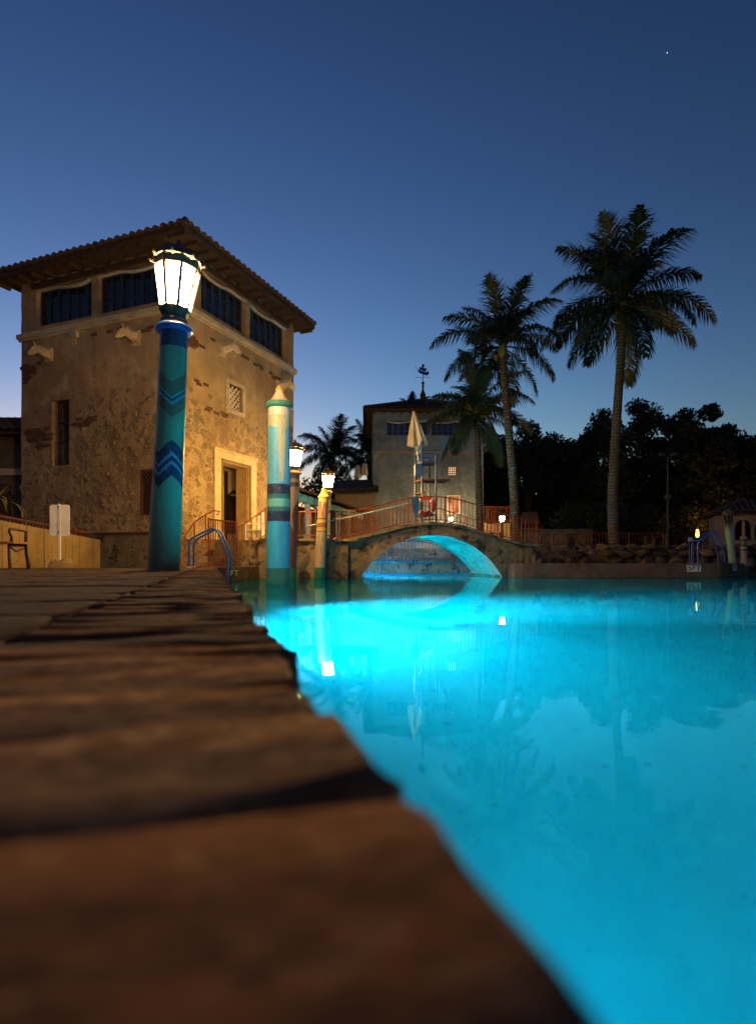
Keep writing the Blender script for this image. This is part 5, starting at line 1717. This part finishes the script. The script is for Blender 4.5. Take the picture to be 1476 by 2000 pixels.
# ------------------------------------------------------------------ palms and trees
def frond_mesh(ln, e0, droop, seed, side_hang=.5, n=92):
    r = random.Random(seed)
    mb = MB()
    pts, tang = [], []
    p = Vector((0, 0, 0))
    K = 16
    for k in range(K + 1):
        s_ = k / K
        th = e0 - droop * s_ ** 1.35
        tvec = Vector((math.cos(th), 0, math.sin(th)))
        pts.append(p.copy())
        tang.append(tvec)
        p = p + tvec * ln / K
    mb.tube(pts, [.035 * (1 - .85 * k / K) + .004 for k in range(K + 1)], 5, False)
    for side in (-1, 1):
        for i in range(n):
            s_ = .14 + .86 * (i + r.uniform(-.3, .3)) / n
            s_ = min(.995, s_)
            k = min(K - 1, int(s_ * K))
            u = s_ * K - k
            b = pts[k].lerp(pts[k + 1], u)
            tv = tang[k].lerp(tang[k + 1], u).normalized()
            if r.random() < .04: continue
            L_ = ln * .32 * (math.sin(PI * (.18 + .8 * s_)) ** .7) * r.uniform(.7, 1.12)
            sv = Vector((0, side, 0))
            nrm = tv.cross(sv) * side
            if nrm.z < 0: nrm = -nrm
            d1 = (tv * r.uniform(.55, .9) + sv * .8 + nrm * r.uniform(-.15, .3)).normalized()
            d2 = (d1 + Vector((0, 0, -1)) * (side_hang + r.uniform(-.15, .5)) * 1.6).normalized()
            wv = d1.cross(nrm).normalized() * (.018 + .008 * r.random()) * ln / 3
            m_ = b + d1 * L_ * .45
            e = m_ + d2 * L_ * .6
            mb.add([b - wv * .6, b + wv * .6, m_ + wv, m_ - wv, e], [(0, 1, 2, 3), (3, 2, 4)])
    return mb.mesh('frond', M['palm_leaf'])


FR = {}
for i, (e0, dr, hang) in enumerate(((1.45, .6, .2), (1.2, 1.1, .35), (.98, 1.5, .5), (.7, 1.65, .65), (.4, 1.6, .75), (.05, 1.35, .85), (-.35, 1.0, .9), (-.7, .7, .9))):
    FR[i] = [frond_mesh(3.0, e0, dr, 100 + i * 3 + j, hang) for j in range(3)]


def palm(label, path, rad, ln, seed, counts=(2, 3, 4, 4, 4, 4, 3, 2), nuts=6, skip=None):
    base = Vector(path[0])
    t = thing('palm_tree', label, 'palm tree', base, 0, 'palms around the pool')
    r = random.Random(seed)
    P = [Vector(p) - base for p in path]
    tr = MB()
    res, rr = [], []
    n_ = len(P) - 1
    for i in range(n_):
        for k in range(14):
            u = k / 14
            g = (i + u) / n_
            # Catmull-Rom between the given points
            p0, p1, p2, p3 = P[max(0, i - 1)], P[i], P[i + 1], P[min(n_, i + 2)]
            q = .5 * ((2 * p1) + (p2 - p0) * u + (2 * p0 - 5 * p1 + 4 * p2 - p3) * u * u + (3 * p1 - p0 - 3 * p2 + p3) * u ** 3)
            res.append(q)
            rr.append(rad * (1.0 - .42 * g + .5 * max(0, .08 - g) * 6) * (1 + (.035 if k % 2 else -.02)))
    res.append(P[-1]); rr.append(rad * .62)
    tr.tube(res, rr, 12)
    tr.build('trunk', M['palm_bark'], t)
    top_ = P[-1]
    MB().lathe([(rad * .6, -.35), (rad * .95, -.1), (rad * .9, .1), (rad * .4, .35), (0, .4)], 10, top_).build('crown_shaft', M['palm_stem'], t)
    az = r.uniform(0, 6)
    for e, cnt in enumerate(counts):
        for j in range(cnt):
            az += 2.399 + r.uniform(-.25, .25)
            if skip and skip(az % (2 * PI), e): continue
            s_ = ln / 3 * r.uniform(.88, 1.08) * (1 if e < 6 else .9)
            o = link('frond', FR[e][(j + e + seed) % 3], t, top_ + Vector((0, 0, .1)), (r.uniform(-.2, .2), r.uniform(-.1, .1), az), (s_, s_, s_))
    for k in range(nuts):
        a = r.uniform(0, 6.28)
        MB().lathe([(0, -.13), (.09, -.08), (.11, 0), (.08, .09), (0, .13)], 8, top_ + Vector((math.cos(a) * rad * 1.3, math.sin(a) * rad * 1.3, -.2 - r.random() * .2))).build('coconut', M['coconut'], t)
    return t


pp = lambda d, *pts: [(X(a, d), d, max(Z(b, d), .3)) for a, b in pts]
palm('tallest coconut palm, on the right bank with a bare slightly curved trunk', pp(22, (1201, 1100), (1196, 980), (1203, 830), (1212, 690), (1216, 600)), .21, 3.5, 3, (3, 3, 4, 4, 4, 3, 3, 2))
palm('leaning middle coconut palm beside the right end of the bridge', pp(24, (1007, 1090), (1003, 960), (992, 830), (984, 740), (981, 682)), .2, 3.2, 8, (2, 3, 3, 3, 3, 3, 2, 1))
palm('lower coconut palm with yellow green drooping fronds in front of the pale tower', pp(27, (937, 1070), (935, 960), (932, 870), (930, 812)), .19, 3.0, 21, (2, 3, 3, 3, 3, 3, 3, 2))
palm('dark palm silhouette between the two towers', pp(50, (650, 1050), (650, 960), (648, 895)), .28, 3.5, 5, (3, 4, 4, 4, 4, 4, 3, 2), 0)
palm('dark palm partly hidden by the left edge of the pale tower', pp(47, (722, 1050), (722, 960), (722, 895)), .26, 3.3, 6, (3, 3, 4, 4, 4, 4, 3, 2), 0)
palm('far palm whose frond tips show over the pale tower roof', pp(60, (806, 1050), (806, 900), (806, 812)), .28, 2.6, 9, (2, 3, 3, 3, 3, 2, 1, 0), 0)


def tree(label, px, d, ytop, ybot, rpx, seed, n=4200, leaf=.4, group='dark trees behind the right bank', trunk=True, zg=1.0):
    r = random.Random(seed)
    zt_, zl_ = Z(ytop, d), Z(ybot, d)
    rx = rpx / 1150 * d
    t = thing('broadleaf_tree', label, 'tree', (X(px, d), d, zg), 0, group)
    cz, rz_ = (zt_ + zl_) / 2 - zg, (zt_ - zl_) / 2
    tr = MB()
    tr.tube([(0, 0, 0), (.15, 0, cz * .4), (-.05, .1, cz * .8)], [.32, .24, .18], 9)
    tr.build('trunk', M['bark'], t)
    limbs = MB()
    blobs = []
    nb = 40
    for i in range(nb):
        while True:
            v = Vector((r.uniform(-1, 1), r.uniform(-1, 1), r.uniform(-1, 1)))
            if .25 < v.length < 1: break
        c = Vector((v.x * rx * .82, v.y * rx * .8, cz + v.z * rz_ * .85))
        blobs.append((c, r.uniform(.2, .34) * rx + .35))
        if i % 3 == 0: limbs.tube([(0, 0, cz * .5), c * .5 + Vector((0, 0, cz * .3)), c], [.12, .08, .03], 6)
    limbs.build('limbs', M['bark'], t)
    cr = MB()
    vs, fs = [], []
    for i in range(n):
        c, br_ = blobs[r.randrange(nb)]
        v = Vector((r.gauss(0, 1), r.gauss(0, 1), r.gauss(0, 1))).normalized() * br_ * (r.random() ** .45)
        p = c + Vector((v.x, v.y, v.z * .8))
        a = Vector((r.gauss(0, 1), r.gauss(0, 1), r.gauss(0, 1) - .3)).normalized()
        b = a.cross(Vector((r.gauss(0, 1), r.gauss(0, 1), r.gauss(0, 1)))).normalized()
        s_ = leaf * r.uniform(.6, 1.25)
        k = len(vs)
        vs += [p - a * s_ * .5, p + b * s_ * .22, p + a * s_ * .5, p - b * s_ * .22]
        fs.append((k, k + 1, k + 2, k + 3))
    cr.add(vs, fs)
    cr.build('crown', M['leaf'], t)
    return t


TR = [('dark broadleaf tree just right of the pale tower, lowest of the row', 962, 50, 836, 1020, 46, 3600),
      ('dark broadleaf tree behind the leaning palm trunk', 1030, 52, 815, 1030, 56, 4600),
      ('dark round broadleaf tree between the two tall palms', 1105, 54, 808, 1040, 62, 5000),
      ('dark broadleaf tree directly behind the tallest palm trunk', 1180, 50, 778, 1040, 62, 5200),
      ('dark broadleaf tree just right of the tallest palm trunk', 1252, 53, 766, 1045, 58, 5200),
      ('dark broadleaf tree behind the floodlight mast', 1315, 55, 788, 1045, 56, 4800),
      ('dark broadleaf tree with the highest crown at the right', 1375, 48, 764, 1020, 60, 5600),
      ('dark broadleaf tree above the arcade roof, partly lit orange', 1425, 52, 800, 1000, 46, 4200),
      ('broadleaf tree cut off by the right edge of the photo', 1478, 47, 850, 1010, 42, 3600)]
for i, (lab, px, d, yt, yb, rp_, n_) in enumerate(TR): tree(lab, px, d, yt, yb + 30, rp_ * 1.1, 50 + i, int(n_ * 3.4))
SH = [('low dark shrub behind the dull rust railing, left one', 1118, 40, 985, 1058, 40), ('low dark shrub behind the tallest palm foot', 1165, 40, 985, 1062, 50), ('low dark shrub under the floodlight mast', 1255, 43, 985, 1058, 48), ('low dark shrub left of the small arcade', 1338, 46, 985, 1052, 44)]
for i, (lab, px, d, yt, yb, rp_) in enumerate(SH):
    t = tree(lab, px, d, yt, yb, rp_, 80 + i, 2200, .3, 'dark shrubs under the trees')
    t.name = 'shrub'
    t['category'] = 'shrub'
t = tree('dark shrubby tree behind the arcade wing, below the dark palm', 640, 46, 925, 1010, 62, 90, 3200, .32, None)
hg = thing('hedge', 'long dark clipped hedge behind the trunks of the dark trees', 'hedge', (9, 57, 1.0))
r_ = random.Random(77)
vs, fs = [], []
for i in range(19000):
    p = Vector((r_.uniform(-3, 44), r_.gauss(0, .6), r_.uniform(0, 6.4)))
    a = Vector((r_.gauss(0, 1), r_.gauss(0, .5), r_.gauss(0, 1))).normalized()
    b = a.cross(Vector((r_.gauss(0, .4), 1, r_.gauss(0, .4)))).normalized()
    q_ = r_.uniform(.25, .5)
    k = len(vs)
    vs += [p - a * q_ * .6, p + b * q_ * .3, p + a * q_ * .6, p - b * q_ * .3]
    fs.append((k, k + 1, k + 2, k + 3))
MB().add(vs, fs).build('foliage', M['leaf'], hg)['kind'] = 'stuff'
MB().box(-3, 44, .2, .9, 0, 5.9).build('inner_mass', M['leaf'], hg)

# lit trunk among the shrubs
tk = thing('twisted_tree', 'bare forked trunk lit orange under the dark trees', 'tree', (X(1274, 45), 45, 1.0))
MB().tube([(0, 0, 0), (.05, 0, 1.2), (-.1, 0, 2.4), (.1, 0, 3.6)], [.2, .15, .13, .08], 9).build('trunk', M['bark'], tk)
MB().tube([(.03, 0, 1.0), (.5, 0, 2.0), (.9, 0, 3.2)], [.13, .09, .05], 8).build('limb', M['bark'], tk)

# one bright star
st_ = MB().lathe([(0, -1), (.7, -.7), (1, 0), (.7, .7), (0, 1)], 8).build('star', emit('star_light', (.8, .9, 1), 2.2), None, (X(1302, 1500), 1500, Z(103, 1500)))
tag(st_, 'single bright star high in the right of the sky', 'star')


# ------------------------------------------------------------------ underwater pool lamps
def pool_lamp(label, loc, rz, watts, size=.35, pitch=-.25, spread=150):
    t = thing('pool_light', label, 'pool light', loc, rz, 'underwater pool lights')
    ring = MB()
    ring.lathe([(.10, 0), (.17, 0), (.17, .03), (.13, .05), (.10, .03)], 20)
    ring.map(lambda x_, y_, z_: (x_, -z_, y_)).build('housing', M['steel'], t)
    MB().lathe([(.0, .02), (.11, .02)], 20).map(lambda x_, y_, z_: (x_, -z_, y_)).build('lens', M['pool_lens'], t)
    ld = bpy.data.lights.new('pool_lamp', 'AREA')
    ld.shape = 'DISK'
    ld.size = size
    ld.energy = watts
    ld.color = POOL_COL
    ld.spread = math.radians(spread)
    o = bpy.data.objects.new('lamp', ld)
    COL.objects.link(o)
    o.parent = t
    o.location = (0, -.12, 0)
    o.rotation_euler = (-PI / 2 - pitch, 0, 0)
    return t


def on_edge(y, z, off=.03): 
    p = deck_pt(off, y)
    return (p[0], p[1], z)
# housings face local -y: turn -y towards the pool (+x of the deck frame)
RL = RZ + PI / 2
pool_lamp('underwater light in the deck side wall, brightest, at the near left', on_edge(6.7, -.5), RL, POOL_W * 1.6, .3, -.48, 66)
pool_lamp('underwater light in the deck side wall, second from the camera', on_edge(5.1, -.6), RL, POOL_W * 1.8, .3, -.1, 168)
pool_lamp('added underwater fill light in the deck side wall, faint, right beside the camera', on_edge(1.2, -.8), RL, POOL_W * .09, .35, .0, 168)  # fill lamp added to brighten the near water
pool_lamp('underwater light under the left foot of the bridge arch', (*(br(.08, 1.3)), -.45), math.atan2(F.y, F.x) + PI / 2, POOL_W * 1.6, .35, .0, 170)
pool_lamp('underwater light in the left wall of the canal behind the bridge', (-2.55, 22.5, -.5), PI / 2, POOL_W * 2.6, .35, .1, 160)
